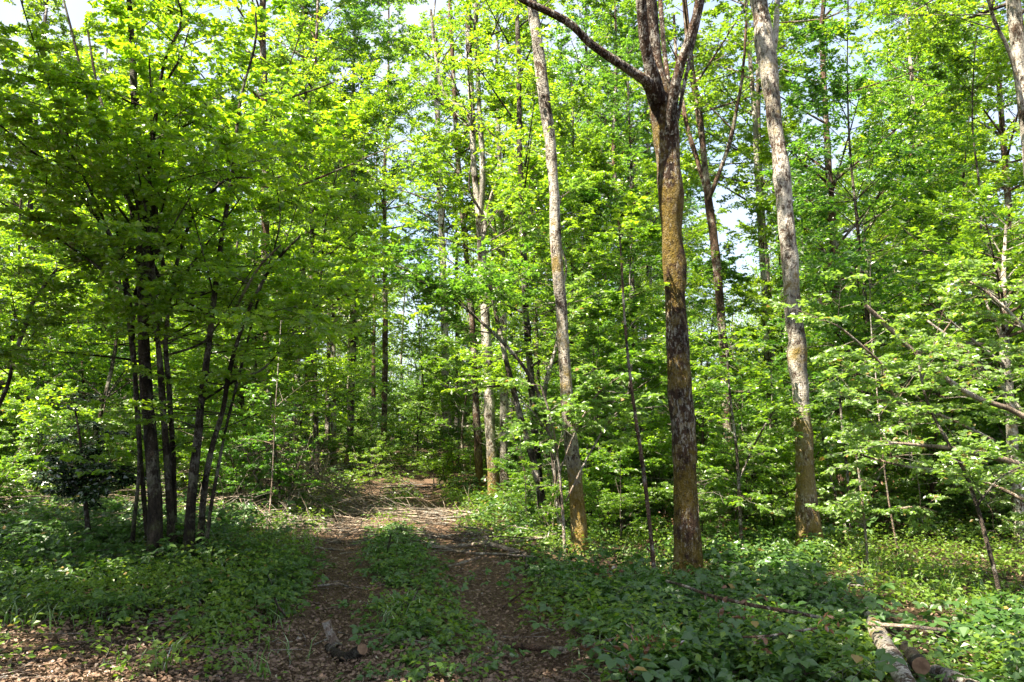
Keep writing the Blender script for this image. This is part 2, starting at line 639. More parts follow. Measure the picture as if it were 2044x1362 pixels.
def extend(c, H):
    """carry a stem on to height H above what the photograph shows"""
    if c[-1, 2] >= H:
        return c
    d = nrm(c[-1, :3] - c[-2, :3])
    d = nrm(d * .5 + UP * .6)
    out = [c]
    k = 3
    L = (H - c[-1, 2]) / d[2]
    for j in range(1, k + 1):
        q = c[-1].copy()
        q[:3] += d * L * j / k + np.array([.12 * math.sin(j * 2.1), .12 * math.cos(j), 0])
        q[3] *= 1 - .75 * j / k
        out.append(q[None])
    return np.concatenate(out)


def stem(mb, c, K=44, sides=14, moss=.0, base=.5, bands=(), flare=0.0, rough=.07, mat=0, seed=0):
    s = spline(c, K)
    r = np.maximum(s[:, 3], .004)
    z = s[:, 2]
    h = z - z.min()
    q = np.stack([z, z * 0 + seed + c[0, 0] * 3.7, z * 0 + c[0, 1]], -1)
    wig = np.minimum(h * .5, 1) * r * .13
    s[:, 0] += wig * (noise(q, 1.7) + .6 * noise(q + 5, 4.5))
    s[:, 1] += wig * noise(q + 11, 1.7)
    r = r * (1 + .06 * noise(q + 17, 3.2))
    ms = moss + base * np.exp(-h / .9)
    for (za, zb, v) in bands:
        ms = ms + v * np.clip(np.minimum(z - za, zb - z) / .35 + .8, 0, 1)
    ms = ms * 1.08
    v = tubes(mb, s[None, :, :3], r[None], sides, mat, ms[None], rough)
    if flare:                                   # root flare: a few uneven buttresses
        a = np.arctan2(v[0, :, :, 1] - s[:, None, 1], v[0, :, :, 0] - s[:, None, 0])
        ph = c[0, 0] * 5.1
        lob = np.clip(.35 + .65 * np.cos(3 * a + ph) + .5 * np.cos(2 * a - 2 * ph), 0, 1.4)
        k = flare * 3.2 * np.exp(-h / .20)[:, None] * lob
        v[0, :, :, :2] = s[:, None, :2] + (v[0, :, :, :2] - s[:, None, :2]) * (1 + k)[..., None]
    return s


def limbs_on(rng, s, z0, z1, n, len0, len1, el0=.1, el1=.8, az=None, bias=1.0):
    """starting points, directions, lengths and radii of branches leaving stem s between heights z0 and z1"""
    z = np.sort(z0 + (z1 - z0) * rng.random(n) ** bias)
    idx = np.clip(np.searchsorted(s[:, 2], z), 1, len(s) - 1)
    p = s[idx, :3]
    r = s[idx, 3]
    a = rng.random(n) * 2 * pi if az is None else az(rng, n)
    e = rng.uniform(el0, el1, n)
    d = np.stack([np.cos(a) * np.cos(e), np.sin(a) * np.cos(e), np.sin(e)], -1)
    f = (z - z0) / max(z1 - z0, .1)
    ln = (len0 + (len1 - len0) * f) * rng.uniform(.7, 1.25, n)
    return p, d, ln, np.minimum(np.maximum(r * .45, .008), .012 + ln * .011)


def hero(name, label, pts, Y, bark, leafm, H=13, dy=0, crown=None, limbs=(), cat='tree', seed=1, sprigs=0, group=None, moss=0, base=.5,
         bands=(), flare=0, rough=.07, L=.075, sides=14, under=None, k=9, m2=7, m3=5, flat=.6, K=46, twl=.6, thin=1.0):
    rng = np.random.default_rng(seed)
    c = extend(trace(pts, Y, dy), H)
    c[:, 3] *= thin
    gz = float(ground_z(c[0, 0], c[0, 1]))
    if c[0, 2] > gz + .02:                      # base hidden behind plants: carry the stem down to the ground
        d = c[1, :3] - c[0, :3]
        b = c[0].copy()
        b[:3] -= d / max(d[2], .1) * (c[0, 2] - gz + .05)
        b[3] *= 1.12
        c = np.concatenate([b[None], c])
    else:
        c[0, 2] = gz - .06
    o = c[0, :3].copy()
    t = thing(name, o, label, cat, group)
    tr = MB()
    s = stem(tr, c, K, sides, moss, base, bands, flare, rough)
    tr.build('trunk', bark, t, o)
    stems = [s]
    for (lp, lY, lH, lab) in limbs:
        b = MB()
        lc = trace(lp, lY[0], lY[1])
        lc[:, 3] *= thin ** 2
        if lH:
            lc = extend(lc, lH)
        ls = stem(b, lc, 26, 9, moss * .8, 0, (), 0, rough)
        bo = b.build('branch', bark, t, o)
        if lab:
            bo['label'] = lab
        stems.append(ls)
    wood, leaf = MB(), MB()
    if crown:
        z0, z1, n, l0, l1 = crown
        for q, ss in enumerate(stems):
            top = ss[-1, 2]
            if top < z0 + .5:
                continue
            nn = n if q == 0 else max(3, n // 3)
            p, d, ln, r = limbs_on(rng, ss, z0, min(z1, top), nn, l0, l1, .05, .9)
            foliage(rng, wood, leaf, p, d, ln, np.tile([0, 0, .05], (nn, 1)), r, m2, m3, k, L, flat)
    if under:                                    # leafy side branches low on the stem
        z0, z1, n, l0, l1 = under
        p, d, ln, r = limbs_on(rng, s, z0, z1, n, l0, l1, -.05, .5)
        foliage(rng, wood, leaf, p, d, ln, np.tile([0, 0, -.05], (n, 1)), r, 6, 4, 8, L, .9)
    if sprigs:                                   # short dead or leafy twigs on the bare trunk
        zs = [q for q in (o[2] + 1.2, min(c[-1, 2], 8.0))]
        p, d, ln, r = limbs_on(rng, s, zs[0], zs[1], sprigs, twl, twl * .8, -.1, .7)
        foliage(rng, wood, leaf, p, d, ln, np.tile([0, 0, .02], (sprigs, 1)), r * .35, 3, 2, 4, L * .9, .6)
    crown_build(wood, leaf, 'crown', 'twig' if bark == 'bark_pale' else bark, leafm, t, o)
    return t, s, o


def zat(py, Y):
    return P(1022, py, Y)[0][2]


def Yof(px, py):
    return float(G(px, py)[1])


# the big mossy tree right of the track
Y1 = Yof(1378, 1160)
big, s1, o1 = hero(
    'forked_tree', 'thick mossy forked trunk standing in brambles right of the track, dark below, sunlit above', [(1380, 1168, 64), (1376, 1120, 54), (1371, 1030, 51), (1366, 920, 50), (1360, 800, 48), (1354, 700, 46), (1349, 620, 45),
     (1345, 520, 50), (1341, 430, 48), (1337, 340, 50), (1328, 270, 56), (1318, 200, 58), (1308, 150, 50), (1303, 80, 38), (1297, 0, 36), (1288, -140, 34), (1280, -300, 30)], Y1,
    'bark_oak', 'leaf_oak', H=14, crown=(9.2, 13.5, 5, 2.0, 1.2), seed=3, moss=.05, base=.85, flare=.18,
    bands=((zat(620, Y1), zat(420, Y1), .46), (zat(400, Y1), zat(120, Y1), .36), (zat(770, Y1), zat(720, Y1), .35), (zat(1000, Y1), zat(900, Y1), .25)),
    limbs=[([(1312, 215, 30), (1297, 172, 30), (1283, 158, 24), (1232, 124, 22), (1180, 88, 21), (1130, 42, 18), (1045, 0, 16), (960, -60, 13)], (Y1 - .05, -.9), None, 'long dark bare limb reaching left'),
           ([(1318, 205, 30), (1303, 150, 30), (1290, 100, 25), (1283, 50, 24), (1278, -20, 23), (1268, -160, 20)], (Y1 - .12, -.5), 11, None),
           ([(1338, 268, 26), (1341, 230, 26), (1345, 185, 23), (1358, 130, 20), (1375, 85, 22), (1392, 20, 18), (1405, -60, 16), (1425, -190, 13)], (Y1 - .1, -.7), 11, None),
           ([(1336, 215, 14), (1334, 165, 13), (1325, 90, 12), (1320, 20, 11), (1312, -90, 9)], (Y1 + .2, .5), 10, None),
           ([(1352, 240, 9), (1362, 190, 9), (1374, 130, 8), (1388, 70, 8), (1402, 10, 7), (1418, -70, 6)], (Y1 + .15, .6), None, None)],
    sides=26, K=90, rough=.115, L=.085, thin=.93)

# the second big trunk further right
Y2 = Yof(1620, 1098)
hero('mossy_tree', 'tall pale grey trunk with mossy bulges leaning left, rightmost of the big trunks', [(1618, 1102, 52), (1614, 1050, 43), (1607, 960, 38), (1603, 880, 34), (1598, 800, 34), (1592, 720, 38), (1586, 650, 34), (1578, 560, 32),
     (1571, 470, 32), (1563, 380, 31), (1553, 290, 30), (1545, 220, 32), (1534, 140, 38), (1528, 95, 40), (1518, 30, 36), (1512, -30, 34), (1500, -200, 30)], Y2,
     'bark_pale', 'leaf_oak', H=16, crown=(9.5, 15.5, 16, 3.2, 1.6), seed=5, moss=.10, base=.9, sides=18, K=70, flare=.12,
     bands=((zat(960, Y2), zat(840, Y2), .28), (zat(720, Y2), zat(690, Y2), .3), (zat(590, Y2), zat(545, Y2), .2), (zat(280, Y2), zat(150, Y2), .22)),
     limbs=[([(1534, 130, 14), (1546, 92, 12), (1550, 40, 11), (1552, -40, 10), (1556, -150, 8)], (Y2 + .1, .6), 12, None)], sprigs=10, rough=.11)

# pale trunk with an orange mossy foot left of the forked tree
Y3 = Yof(1160, 1104)
hero('mossy_tree', 'straight pale trunk with an orange mossy foot, sunlit, just left of the big forked tree', [(1160, 1108, 38), (1157, 1060, 32), (1150, 980, 29), (1141, 900, 27), (1132, 810, 26), (1126, 720, 25), (1120, 620, 24), (1115, 540, 23),
     (1107, 450, 21), (1103, 360, 20), (1098, 280, 21), (1087, 200, 22), (1076, 110, 23), (1067, 40, 22), (1058, -40, 20), (1048, -180, 17)], Y3,
     'bark_pale', 'leaf_oak', H=16, crown=(9.6, 15, 15, 2.6, 1.3), seed=7, moss=.08, base=1.0, sides=16, K=66, flare=.1, sprigs=16, rough=.10,
     bands=((zat(1060, Y3), zat(985, Y3), .35), (zat(800, Y3), zat(640, Y3), .2), (zat(560, Y3), zat(480, Y3), .28)))

# slender forked pale tree beside the track
Y4 = 19.0
hero('slender_tree', 'slender white-barked tree forking halfway up, yellow moss at its foot, beside the track', [(986, 992, 27), (984, 950, 23), (980, 880, 21), (977, 800, 20), (973, 720, 19), (969, 640, 18), (964, 560, 17), (960, 480, 17), (957, 430, 18),
     (950, 380, 13), (945, 310, 12), (941, 220, 12), (937, 120, 12), (935, 0, 11), (932, -90, 9)], Y4,
     'bark_pale', 'leaf_mid', H=17, crown=(8.5, 16.5, 18, 3.0, 1.4), seed=9, moss=.02, base=1.2, sides=12, K=60, sprigs=14, twl=1.2,
     limbs=[([(958, 432, 12), (963, 380, 12), (962, 300, 11), (956, 210, 10), (952, 110, 10), (949, 0, 9), (946, -80, 7)], (Y4 - .1, -.5), 15, None),
            ([(962, 470, 8), (972, 430, 8), (984, 385, 8), (999, 356, 7)], (Y4 - .1, -.7), None, 'short broken white branch'),
            ([(942, 250, 8), (925, 215, 8), (900, 205, 7), (880, 170, 7), (868, 100, 6), (860, 20, 5)], (Y4, .5), None, None)], rough=.06, L=.085)
hero('slender_tree', 'dark mossy trunk half hidden directly behind the white-barked forked tree', [(958, 985, 17), (955, 900, 16), (951, 820, 14), (947, 730, 13), (942, 640, 12), (930, 500, 11), (915, 330, 10), (905, 150, 9), (898, 0, 8)], 21.5,
     'bark_red', 'leaf_mid', H=15, crown=(6.5, 14, 14, 2.6, 1.4), seed=11, base=1.1, moss=.05, sides=9, L=.09)
hero('slender_tree', 'straight pale mossy trunk far down the right side of the track', [(895, 912, 20), (893, 850, 18), (890, 780, 17), (888, 700, 16), (886, 600, 14), (882, 480, 13), (877, 330, 12), (871, 150, 10)], 29,
     'bark_pale', 'leaf_mid', H=18, crown=(8, 17, 20, 3.2, 1.6), seed=13, base=.5, moss=.14, sides=9, L=.10, sprigs=10, twl=1.5)
hero('slender_tree', 'dark upright trunk left of the straight pale trunk with the orange foot', [(1084, 1052, 17), (1076, 950, 15), (1066, 830, 14), (1058, 730, 14), (1051, 640, 14), (1047, 560, 13), (1043, 470, 13), (1040, 380, 11), (1037, 280, 11), (1036, 180, 10), (1034, 60, 9), (1030, -60, 8)], 14.0,
     'bark_dark', 'leaf_mid', H=14, crown=(5.2, 13, 24, 2.4, 1.2), seed=15, base=.4, sides=9, under=(1.0, 4.0, 7, 1.3, 1.6))
hero('leaning_tree', 'thin leaning trunk with grey bark rising left from the dark upright trunk', [(1092, 1035, 15), (1076, 965, 14), (1056, 890, 12), (1036, 820, 12), (1018, 750, 11), (1003, 690, 10), (985, 600, 9), (962, 500, 8)], 13.2,
     'bark_grey', 'leaf_mid', H=6.2, crown=(3.6, 6, 9, 1.6, 1.0), seed=17, base=.4, sides=8)
hero('leaning_tree', 'thin pale trunk arching over to the left toward the track, dark leafy top', [(1124, 1045, 9), (1112, 970, 9), (1100, 890, 8), (1080, 800, 8), (1050, 740, 7), (1010, 690, 7), (968, 650, 6), (915, 605, 5), (850, 560, 4), (790, 530, 3)], 12.4,
     'bark_grey', 'leaf_deep', H=0, crown=(3.0, 3.9, 16, 1.2, 1.0), seed=19, base=.3, sides=8)
hero('slender_tree', 'short crooked stem among the leaves between the leaning trunks and the orange-footed trunk', [(1118, 1040, 12), (1110, 960, 11), (1100, 880, 11), (1086, 800, 10), (1096, 740, 9), (1112, 680, 8), (1117, 600, 6)], 12.9,
     'bark_pale', 'leaf_pale', H=5.5, crown=(2.2, 5.4, 12, 1.1, .8), seed=20, base=.3, sides=8)
# trees behind and between the two big right hand trunks
Y5 = 16.5
hero('slender_tree', 'reddish multi-forked trunk in sunlight between the two big right-hand trunks', [(1455, 900, 19), (1449, 800, 18), (1444, 700, 18), (1440, 640, 18), (1434, 570, 17), (1426, 480, 16), (1416, 410, 17), (1408, 350, 14), (1402, 290, 13), (1393, 220, 14), (1384, 160, 13), (1372, 60, 11), (1365, -40, 9)], Y5,
     'bark_red', 'leaf_oak', H=14, crown=(7.6, 13.5, 12, 2.2, 1.2), seed=21, moss=.16, base=.2, sides=11, sprigs=14, twl=1.0,
     limbs=[([(1414, 400, 9), (1436, 345, 8), (1458, 280, 8), (1470, 220, 7), (1482, 150, 6), (1490, 40, 5)], (Y5 - .1, -.6), None, None),
            ([(1412, 390, 10), (1392, 320, 9), (1376, 270, 9), (1364, 215, 8), (1352, 140, 7), (1345, 30, 5)], (Y5, .6), None, None)], L=.085)
hero('slender_tree', 'thin white trunk just left of the rightmost big trunk', [(1535, 760, 9), (1530, 690, 11), (1527, 620, 12), (1522, 520, 12), (1516, 430, 11), (1511, 330, 11), (1506, 230, 10), (1499, 140, 9), (1492, 40, 8), (1487, -50, 6)], 17.5,
     'bark_pale', 'leaf_oak', H=13, crown=(9, 12.5, 9, 1.8, 1.0), seed=23, moss=.02, base=.2, sides=9, sprigs=6, L=.085)
hero('slender_tree', 'thin dark reddish trunk deep in the leaves right of the rightmost big trunk', [(1672, 760, 14), (1668, 600, 14), (1662, 450, 14), (1654, 330, 13), (1648, 230, 11), (1640, 60, 10)], 17,
     'bark_red', 'leaf_deep', H=13, crown=(3.2, 12.5, 30, 2.6, 1.6), seed=25, base=.3, sides=9)
hero('slender_tree', 'sunlit pale trunk cut by the right edge of the view, high up', [(2075, 700, 28), (2066, 500, 27), (2056, 330, 26), (2044, 200, 26), (2034, 110, 26), (2026, 30, 24), (2016, -60, 22), (2000, -200, 18)], 12.5,
     'bark_pale', 'leaf_mid', H=14, crown=(7.6, 13.5, 12, 2.6, 1.4), seed=27, moss=.05, base=.3, sides=11,
     limbs=[([(2050, 260, 8), (2020, 120, 8), (1985, 40, 7), (1965, -30, 6)], (12.4, -.6), None, None)])
hero('slender_tree', 'pale mottled trunk half hidden by sunlit leaves at the right edge', [(2032, 1010, 22), (2022, 900, 21), (2014, 800, 20), (2006, 710, 19), (2004, 620, 14), (2003, 540, 9), (2008, 450, 5)], 11.5,
     'bark_pale', 'leaf_mid', H=0, crown=(2.2, 4.6, 30, 2.0, 1.2), seed=29, moss=.1, base=.3, sides=10)
# left-hand side, behind the clump
hero('slender_tree', 'reddish straight trunk behind the dark clump, close to the brush heap', [(541, 985, 19), (539, 900, 18), (538, 800, 18), (534, 700, 17), (531, 600, 16), (529, 480, 15), (528, 330, 14), (527, 150, 13), (524, 20, 12)], 17.5,
     'bark_red', 'leaf_yellow', H=16, crown=(6.2, 15, 24, 3.0, 1.5), seed=31, moss=.08, base=.3, sides=10)
hero('slender_tree', 'thin dark straight trunk rising behind the twiggy brush heap', [(633, 960, 13), (630, 850, 12), (628, 750, 11), (625, 640, 10), (624, 520, 9), (622, 400, 8), (618, 200, 7)], 20,
     'bark_dark', 'leaf_mid', H=11, crown=(4.4, 10.5, 20, 2.2, 1.2), seed=33, base=.3, sides=8, L=.085)
hero('sapling', 'leaning thin sapling at the left edge bending up to the right', [(-30, 860, 10), (0, 805, 9), (18, 760, 8), (28, 710, 8), (50, 650, 8), (62, 610, 7), (92, 565, 6), (115, 535, 5)], 8.8,
     'bark_grey', 'leaf_mid', H=0, crown=(2.2, 3.4, 8, .9, .7), seed=35, sides=7)


# ------------------------------------------------------------------ the dark many-stemmed tree on the left
def clump():
    Y = Yof(340, 1128)
    rng = np.random.default_rng(77)
    b = G(345, 1128)
    t = thing('multi_stem_tree', b, 'dark many-stemmed tree on the left of the track, its stems spreading from one shaded foot', 'tree')
    stems = [
        ([(308, 1122, 38), (310, 1040, 33), (306, 950, 30), (298, 860, 28), (290, 760, 27), (286, 650, 26), (284, 540, 24), (281, 430, 22), (277, 320, 19), (270, 200, 16), (262, 60, 13), (255, -80, 10)], .3, 10),
        ([(344, 1118, 22), (340, 1030, 18), (334, 930, 16), (326, 820, 15), (318, 720, 14), (306, 610, 13), (300, 500, 12), (298, 360, 10), (312, 220, 8), (330, 120, 7)], -.4, 7.5),
        ([(352, 1130, 14), (348, 1020, 13), (345, 900, 12), (338, 780, 12), (330, 680, 11), (345, 560, 9), (380, 440, 8), (410, 400, 7), (452, 358, 6), (520, 357, 4)], -.9, None),
        ([(375, 1140, 30), (378, 1060, 26), (384, 970, 22), (394, 880, 19), (402, 800, 17), (412, 720, 15), (424, 620, 13), (438, 510, 12), (452, 420, 10), (466, 330, 9), (480, 200, 7)], -.3, 8),
        ([(398, 1134, 18), (402, 1050, 17), (410, 960, 15), (424, 890, 13), (444, 820, 12), (458, 740, 11), (478, 670, 10), (505, 600, 9), (545, 530, 7), (600, 470, 5)], -.8, None),
        ([(405, 1128, 10), (420, 1020, 9), (436, 930, 8), (452, 850, 7), (470, 780, 7), (492, 690, 6), (520, 580, 5)], .6, 6),
        ([(262, 1108, 10), (268, 1040, 10), (276, 960, 9), (279, 880, 9), (274, 790, 9), (262, 690, 9), (252, 600, 8), (240, 520, 8), (216, 460, 7), (176, 370, 6), (120, 230, 5), (60, 60, 4), (30, -40, 3)], -1.0, None),
        ([(300, 1120, 12), (286, 980, 11), (274, 820, 11), (262, 640, 11), (246, 520, 10), (222, 400, 9), (190, 260, 7), (150, 90, 6), (120, -40, 4)], -.2, 8),
    ]
    wood, leaf = MB(), MB()
    allst = []
    for q, (pts, dy, H) in enumerate(stems):
        c = trace(pts, Y + .12 * ((q * 37) % 5 - 2), dy)
        c[0, 2] -= .1
        c[:, 3] *= .85
        if H:
            c = extend(c, H)
        m = MB()
        s = stem(m, c, 40, 12 if q in (0, 3) else 8, .05, .5, (), .30 if q in (0, 3) else .18, .10)
        m.build('stem', 'bark_dark', t, b)
        allst.append(s)
    extra = [
        ([(448, 640, 7), (470, 615, 6), (492, 575, 6), (520, 530, 5), (560, 490, 4)], -1.0, 'pale arching twig'),
        ([(330, 710, 5), (375, 697, 5), (410, 680, 5), (440, 640, 4)], -.7, None),
        ([(240, 500, 8), (190, 430, 7), (120, 345, 6), (60, 300, 5), (0, 250, 4)], -1.1, None),
        ([(286, 560, 9), (262, 420, 8), (240, 330, 7), (196, 180, 6), (175, 60, 4)], .5, None),
        ([(284, 470, 9), (300, 330, 8), (312, 230, 7), (330, 170, 6), (365, 110, 4)], -.6, None),
        ([(405, 800, 5), (470, 760, 5), (520, 740, 4), (560, 700, 3)], -.6, None),
    ]
    rb = np.random.default_rng(5)
    for q in range(16):                          # the fan of thin ascending branches
        x0, y0 = rb.uniform(255, 330), rb.uniform(420, 700)
        ang = rb.uniform(-.75, .75) - .12
        l = rb.uniform(260, 480)
        e = [(x0 + l * f * math.sin(ang * (.55 + .6 * f)) + rb.uniform(-8, 8), y0 - l * f * math.cos(ang), 8.5 * (1 - .7 * f)) for f in (0, .3, .6, 1.0)]
        extra.append((e, rb.uniform(-1.3, .9), None))
    for pts, dy, lab in extra:
        m = MB()
        s = stem(m, trace(pts, Y, dy), 24, 6, .0, 0, (), 0, .05)
        o = m.build('branch', 'dead_wood' if lab else 'bark_dark', t, b)
        if lab:
            o['label'] = lab
        allst.append(s)
    for q, s in enumerate(allst):
        z0, z1 = max(s[0, 2] + .3, 2.3), s[-1, 2]
        n = int(2 + 1.35 * (z1 - z0)) if q < 8 else 2
        p, d, ln, r = limbs_on(rng, s, z0, z1, n, 1.6, 1.3, .0, 1.0)
        foliage(rng, wood, leaf, p, d, ln, np.tile([0, 0, -.06], (n, 1)), r * .8, 7, 5, 9, .074, .70, shape=LEAF6, ratio=.64, tilt=.75)
    # a few low sprays over the stems
    for q in (0, 1, 3, 4, 6):
        p, d, ln, r = limbs_on(rng, allst[q], 1.0, 3.0, 6, 1.0, 1.3, -.1, .4)
        foliage(rng, wood, leaf, p, d, ln, np.tile([0, 0, -.05], (6, 1)), r * .6, 5, 4, 8, .062, .8, shape=LEAF6, tilt=.7)
    crown_build(wood, leaf, 'crown', 'bark_dark', 'leaf_yellow', t, b)


clump()

# ------------------------------------------------------------------ tree kinds for the wood behind
def make_tall(label, group, seed, H, zc, R, bark, leafm, n=30, L=.10, m2=9, m3=6, k=12, r0=.13, el=(.15, .95), lean=.5):
    """tall woodland tree with a bare lower trunk"""
    rng = np.random.default_rng(seed)
    t = thing('broadleaf_tree', (0, 0, -500), label, 'tree', group)
    h = np.linspace(-.1, H, 8)
    off = np.cumsum(rng.normal(size=(8, 2)) * .10 * lean * H / 16, axis=0)
    off -= off[0]
    c = np.column_stack([off, h, r0 * np.linspace(1, .14, 8) ** .85])
    tr, wood, leaf = MB(), MB(), MB()
    s = stem(tr, c, 26, 9, .03, .7, (), .25, .07)
    p, d, ln, r = limbs_on(rng, s, zc, H - .3, n, R, R * .42, *el)
    foliage(rng, wood, leaf, p, d, ln, np.tile([0, 0, .06], (n, 1)), r, m2, m3, k, L, .55, tilt=.8, twigs=True)
    tr.build('trunk', bark, t)
    crown_build(wood, leaf, 'crown', bark, leafm, t)
    return t


def make_under(label, group, seed, H, zc, R, bark, leafm, n=34, L=.075, m2=8, m3=6, k=11, r0=.05, flat=.62, nm='understorey_tree', stems=1, shape=LEAF4, tilt=.85, cat='tree'):
    """understorey tree or shrub whose twigs spread in flat layers"""
    rng = np.random.default_rng(seed)
    t = thing(nm, (0, 0, -500), label, cat, group)
    wood, leaf = MB(), MB()
    for q in range(stems):
        a = rng.random() * 6.28
        sp = (0 if stems == 1 else rng.uniform(.12, .38)) * H
        hq = H * (1 if q == 0 else rng.uniform(.6, 1))
        h = np.linspace(-.08, hq, 7)
        f = np.clip(h / hq, 0, 1)
        wob = np.cumsum(rng.normal(size=(7, 2)) * .018 * H, axis=0)
        c = np.column_stack([np.cos(a) * sp * f ** 1.2 + wob[:, 0] - wob[0, 0] + .04 * np.cos(a) * stems, np.sin(a) * sp * f ** 1.2 + wob[:, 1] - wob[0, 1] + .04 * np.sin(a) * stems,
                             h, r0 * np.linspace(1, .12, 7)])
        tr = MB()
        s = stem(tr, c, 20, 7, .02, .4, (), .15, .07)
        tr.build('trunk' if stems == 1 else 'stem', bark, t)
        nn = max(5, int(n / stems))
        p, d, ln, r = limbs_on(rng, s, zc, hq * .96, nn, R, R * .42, -.1, .95, bias=1.4)
        foliage(rng, wood, leaf, p, d, ln, np.tile([0, 0, -.04], (nn, 1)), np.minimum(r, .025), m2, m3, k, L, flat, tilt=tilt, shape=shape)
    crown_build(wood, leaf, 'crown' if cat == 'tree' else 'foliage', bark, leafm, t)
    return t


TALL = [make_tall('', None, 101, 17, 6.5, 3.0, 'bark_grey', 'leaf_oak', 34),
        make_tall('', None, 102, 19, 7.5, 3.4, 'bark_red', 'leaf_mid', 36),
        make_tall('', None, 103, 16, 5.0, 2.8, 'bark_pale', 'leaf_yellow', 36),
        make_tall('', None, 104, 20, 8.5, 3.2, 'bark_grey', 'leaf_deep', 34),
        make_tall('', None, 105, 15, 4.0, 2.6, 'bark_dark', 'leaf_mid', 38)]
UNDER = [make_under('', None, 201, 9.5, 1.6, 2.3, 'bark_dark', 'leaf_deep', 44),
         make_under('', None, 202, 8.0, 1.2, 2.0, 'bark_grey', 'leaf_mid', 42),
         make_under('', None, 203, 11, 2.0, 2.4, 'bark_dark', 'leaf_yellow', 48),
         make_under('', None, 204, 6.0, .8, 1.7, 'bark_grey', 'leaf_mid', 36),
         make_under('', None, 205, 7.0, .9, 1.9, 'bark_red', 'leaf_deep', 40)]
SHRUB = [make_under('', None, 301, 2.6, .25, 1.0, 'bark_grey', 'leaf_mid', 30, .065, 6, 5, 8, .018, .8, 'shrub', 4, cat='shrub'),
         make_under('', None, 302, 2.0, .15, .9, 'twig', 'leaf_pale', 28, .055, 6, 5, 8, .015, .75, 'shrub', 4, cat='shrub'),
         make_under('', None, 303, 3.4, .4, 1.3, 'bark_red', 'leaf_deep', 32, .07, 6, 5, 8, .022, .85, 'shrub', 3, cat='shrub'),
         make_under('', None, 304, 1.3, .1, .7, 'twig', 'leaf_mid', 22, .05, 5, 4, 8, .010, .7, 'shrub', 4, cat='shrub')]
used = {}


def put(src, x, y, sc, label, group=None, rz=None, rng=random.Random(4)):
    z = float(ground_z(x, y)) - .04
    rz = rng.random() * 6.28 if rz is None else rz
    if src.name not in used:
        used[src.name] = 1
        src.location = (x, y, z)
        src.rotation_euler = (0, 0, rz)
        src.scale = (sc, sc, sc)
        src['label'] = label
        if group:
            src['group'] = group
        return src
    return copy_thing(src, (x, y, z), rz, sc, label, group)


def at(px, Y):
    return (px - 1022) / F * (Y * CP), Y


# understorey trees one can pick out, placed by the pixel column of their stem and their distance
for px, Y, src, sc, lab in [
    (1770, 14.5, UNDER[0], 1.08, 'tall dark-green layered tree filling the upper right, behind the broken branch'),
    (1900, 17.0, UNDER[2], .95, 'bright green layered tree behind the dark one in the upper right'),
    (2010, 13.5, UNDER[1], 1.05, 'mid-green leafy tree reaching past the right edge'),
    (1500, 21.0, UNDER[3], .95, 'low leafy tree between the big right-hand trunks'),
    (1240, 13.0, UNDER[3], .82, 'young bright tree with flat sprays between the orange-footed trunk and the forked tree'),
    (1255, 19.5, UNDER[4], 1.12, 'darker leafy tree behind the young bright tree, left of the forked tree'),
    (1180, 24.0, UNDER[0], .95, 'tall dark tree filling the gap behind the orange-footed trunk'),
    (840, 30.0, UNDER[2], .78, 'sunlit yellow-green tree overhanging the right side of the far track'),
    (930, 26.0, UNDER[1], 1.0, 'mid-green tree just left of the white-barked forked tree, beside the track'),
    (700, 34.0, UNDER[4], .85, 'rounded tree closing the far end of the track on its left'),
    (480, 15.5, UNDER[1], 1.05, 'leafy tree right behind the dark many-stemmed tree'),
    (610, 18.0, UNDER[2], .90, 'bright yellow-green tree reaching over the brush heap'),
    (150, 13.5, UNDER[2], .85, 'bright yellow-green tree left of the dark many-stemmed tree'),
    (-10, 15.0, UNDER[1], 1.05, 'leafy tree at the left edge, behind the leaning sapling'),
    (60, 20.0, UNDER[3], 1.1, 'small sunlit tree in the clearing at the far left'),
    (260, 22.0, UNDER[4], 1.15, 'tree with reddish bark seen behind the dark many-stemmed foot'),
    (380, 27.0, UNDER[0], 1.0, 'dark tree deep in the wood behind the many-stemmed tree'),
    (1660, 24.0, UNDER[1], 1.1, 'tree deep behind the rightmost big trunk'),
    (1360, 26.0, UNDER[4], 1.0, 'leafy tree deep behind the big forked tree'),
]:
    put(src, *at(px, Y), sc, lab)
for px, Y, k, sc in [(735, 47, 1, .62), (770, 52, 3, .7), (800, 43, 3, .48), (757, 41, 4, .42), (828, 47, 0, .6), (700, 50, 2, .6), (782, 38, 3, .33), (745, 57, 4, 1.1), (815, 56, 1, .9), (757, 54, 2, 1.25), (732, 50, 0, 1.15), (778, 60, 2, 1.35)]:
    put(UNDER[k], *at(px, Y), sc, 'leafy young tree closing the far end of the track', 'young trees at the far end of the track')
for px, Y, k, sc in [(770, 33, 0, .55), (812, 35, 1, .6), (795, 37, 2, .6), (845, 33, 3, .9), (740, 34, 0, .7), (805, 31.5, 3, .5), (842, 26, 3, .9), (735, 24, 3, .9), (868, 23, 0, .6), (720, 28, 1, .9), (858, 29, 1, .9), (790, 29, 3, .6), (778, 24, 3, .4), (755, 38, 1, .9), (830, 39, 2, .8)]:
    put(SHRUB[k], *at(px, Y), sc, 'low shrub growing where the track fades out', 'low shrubs at the end of the track')

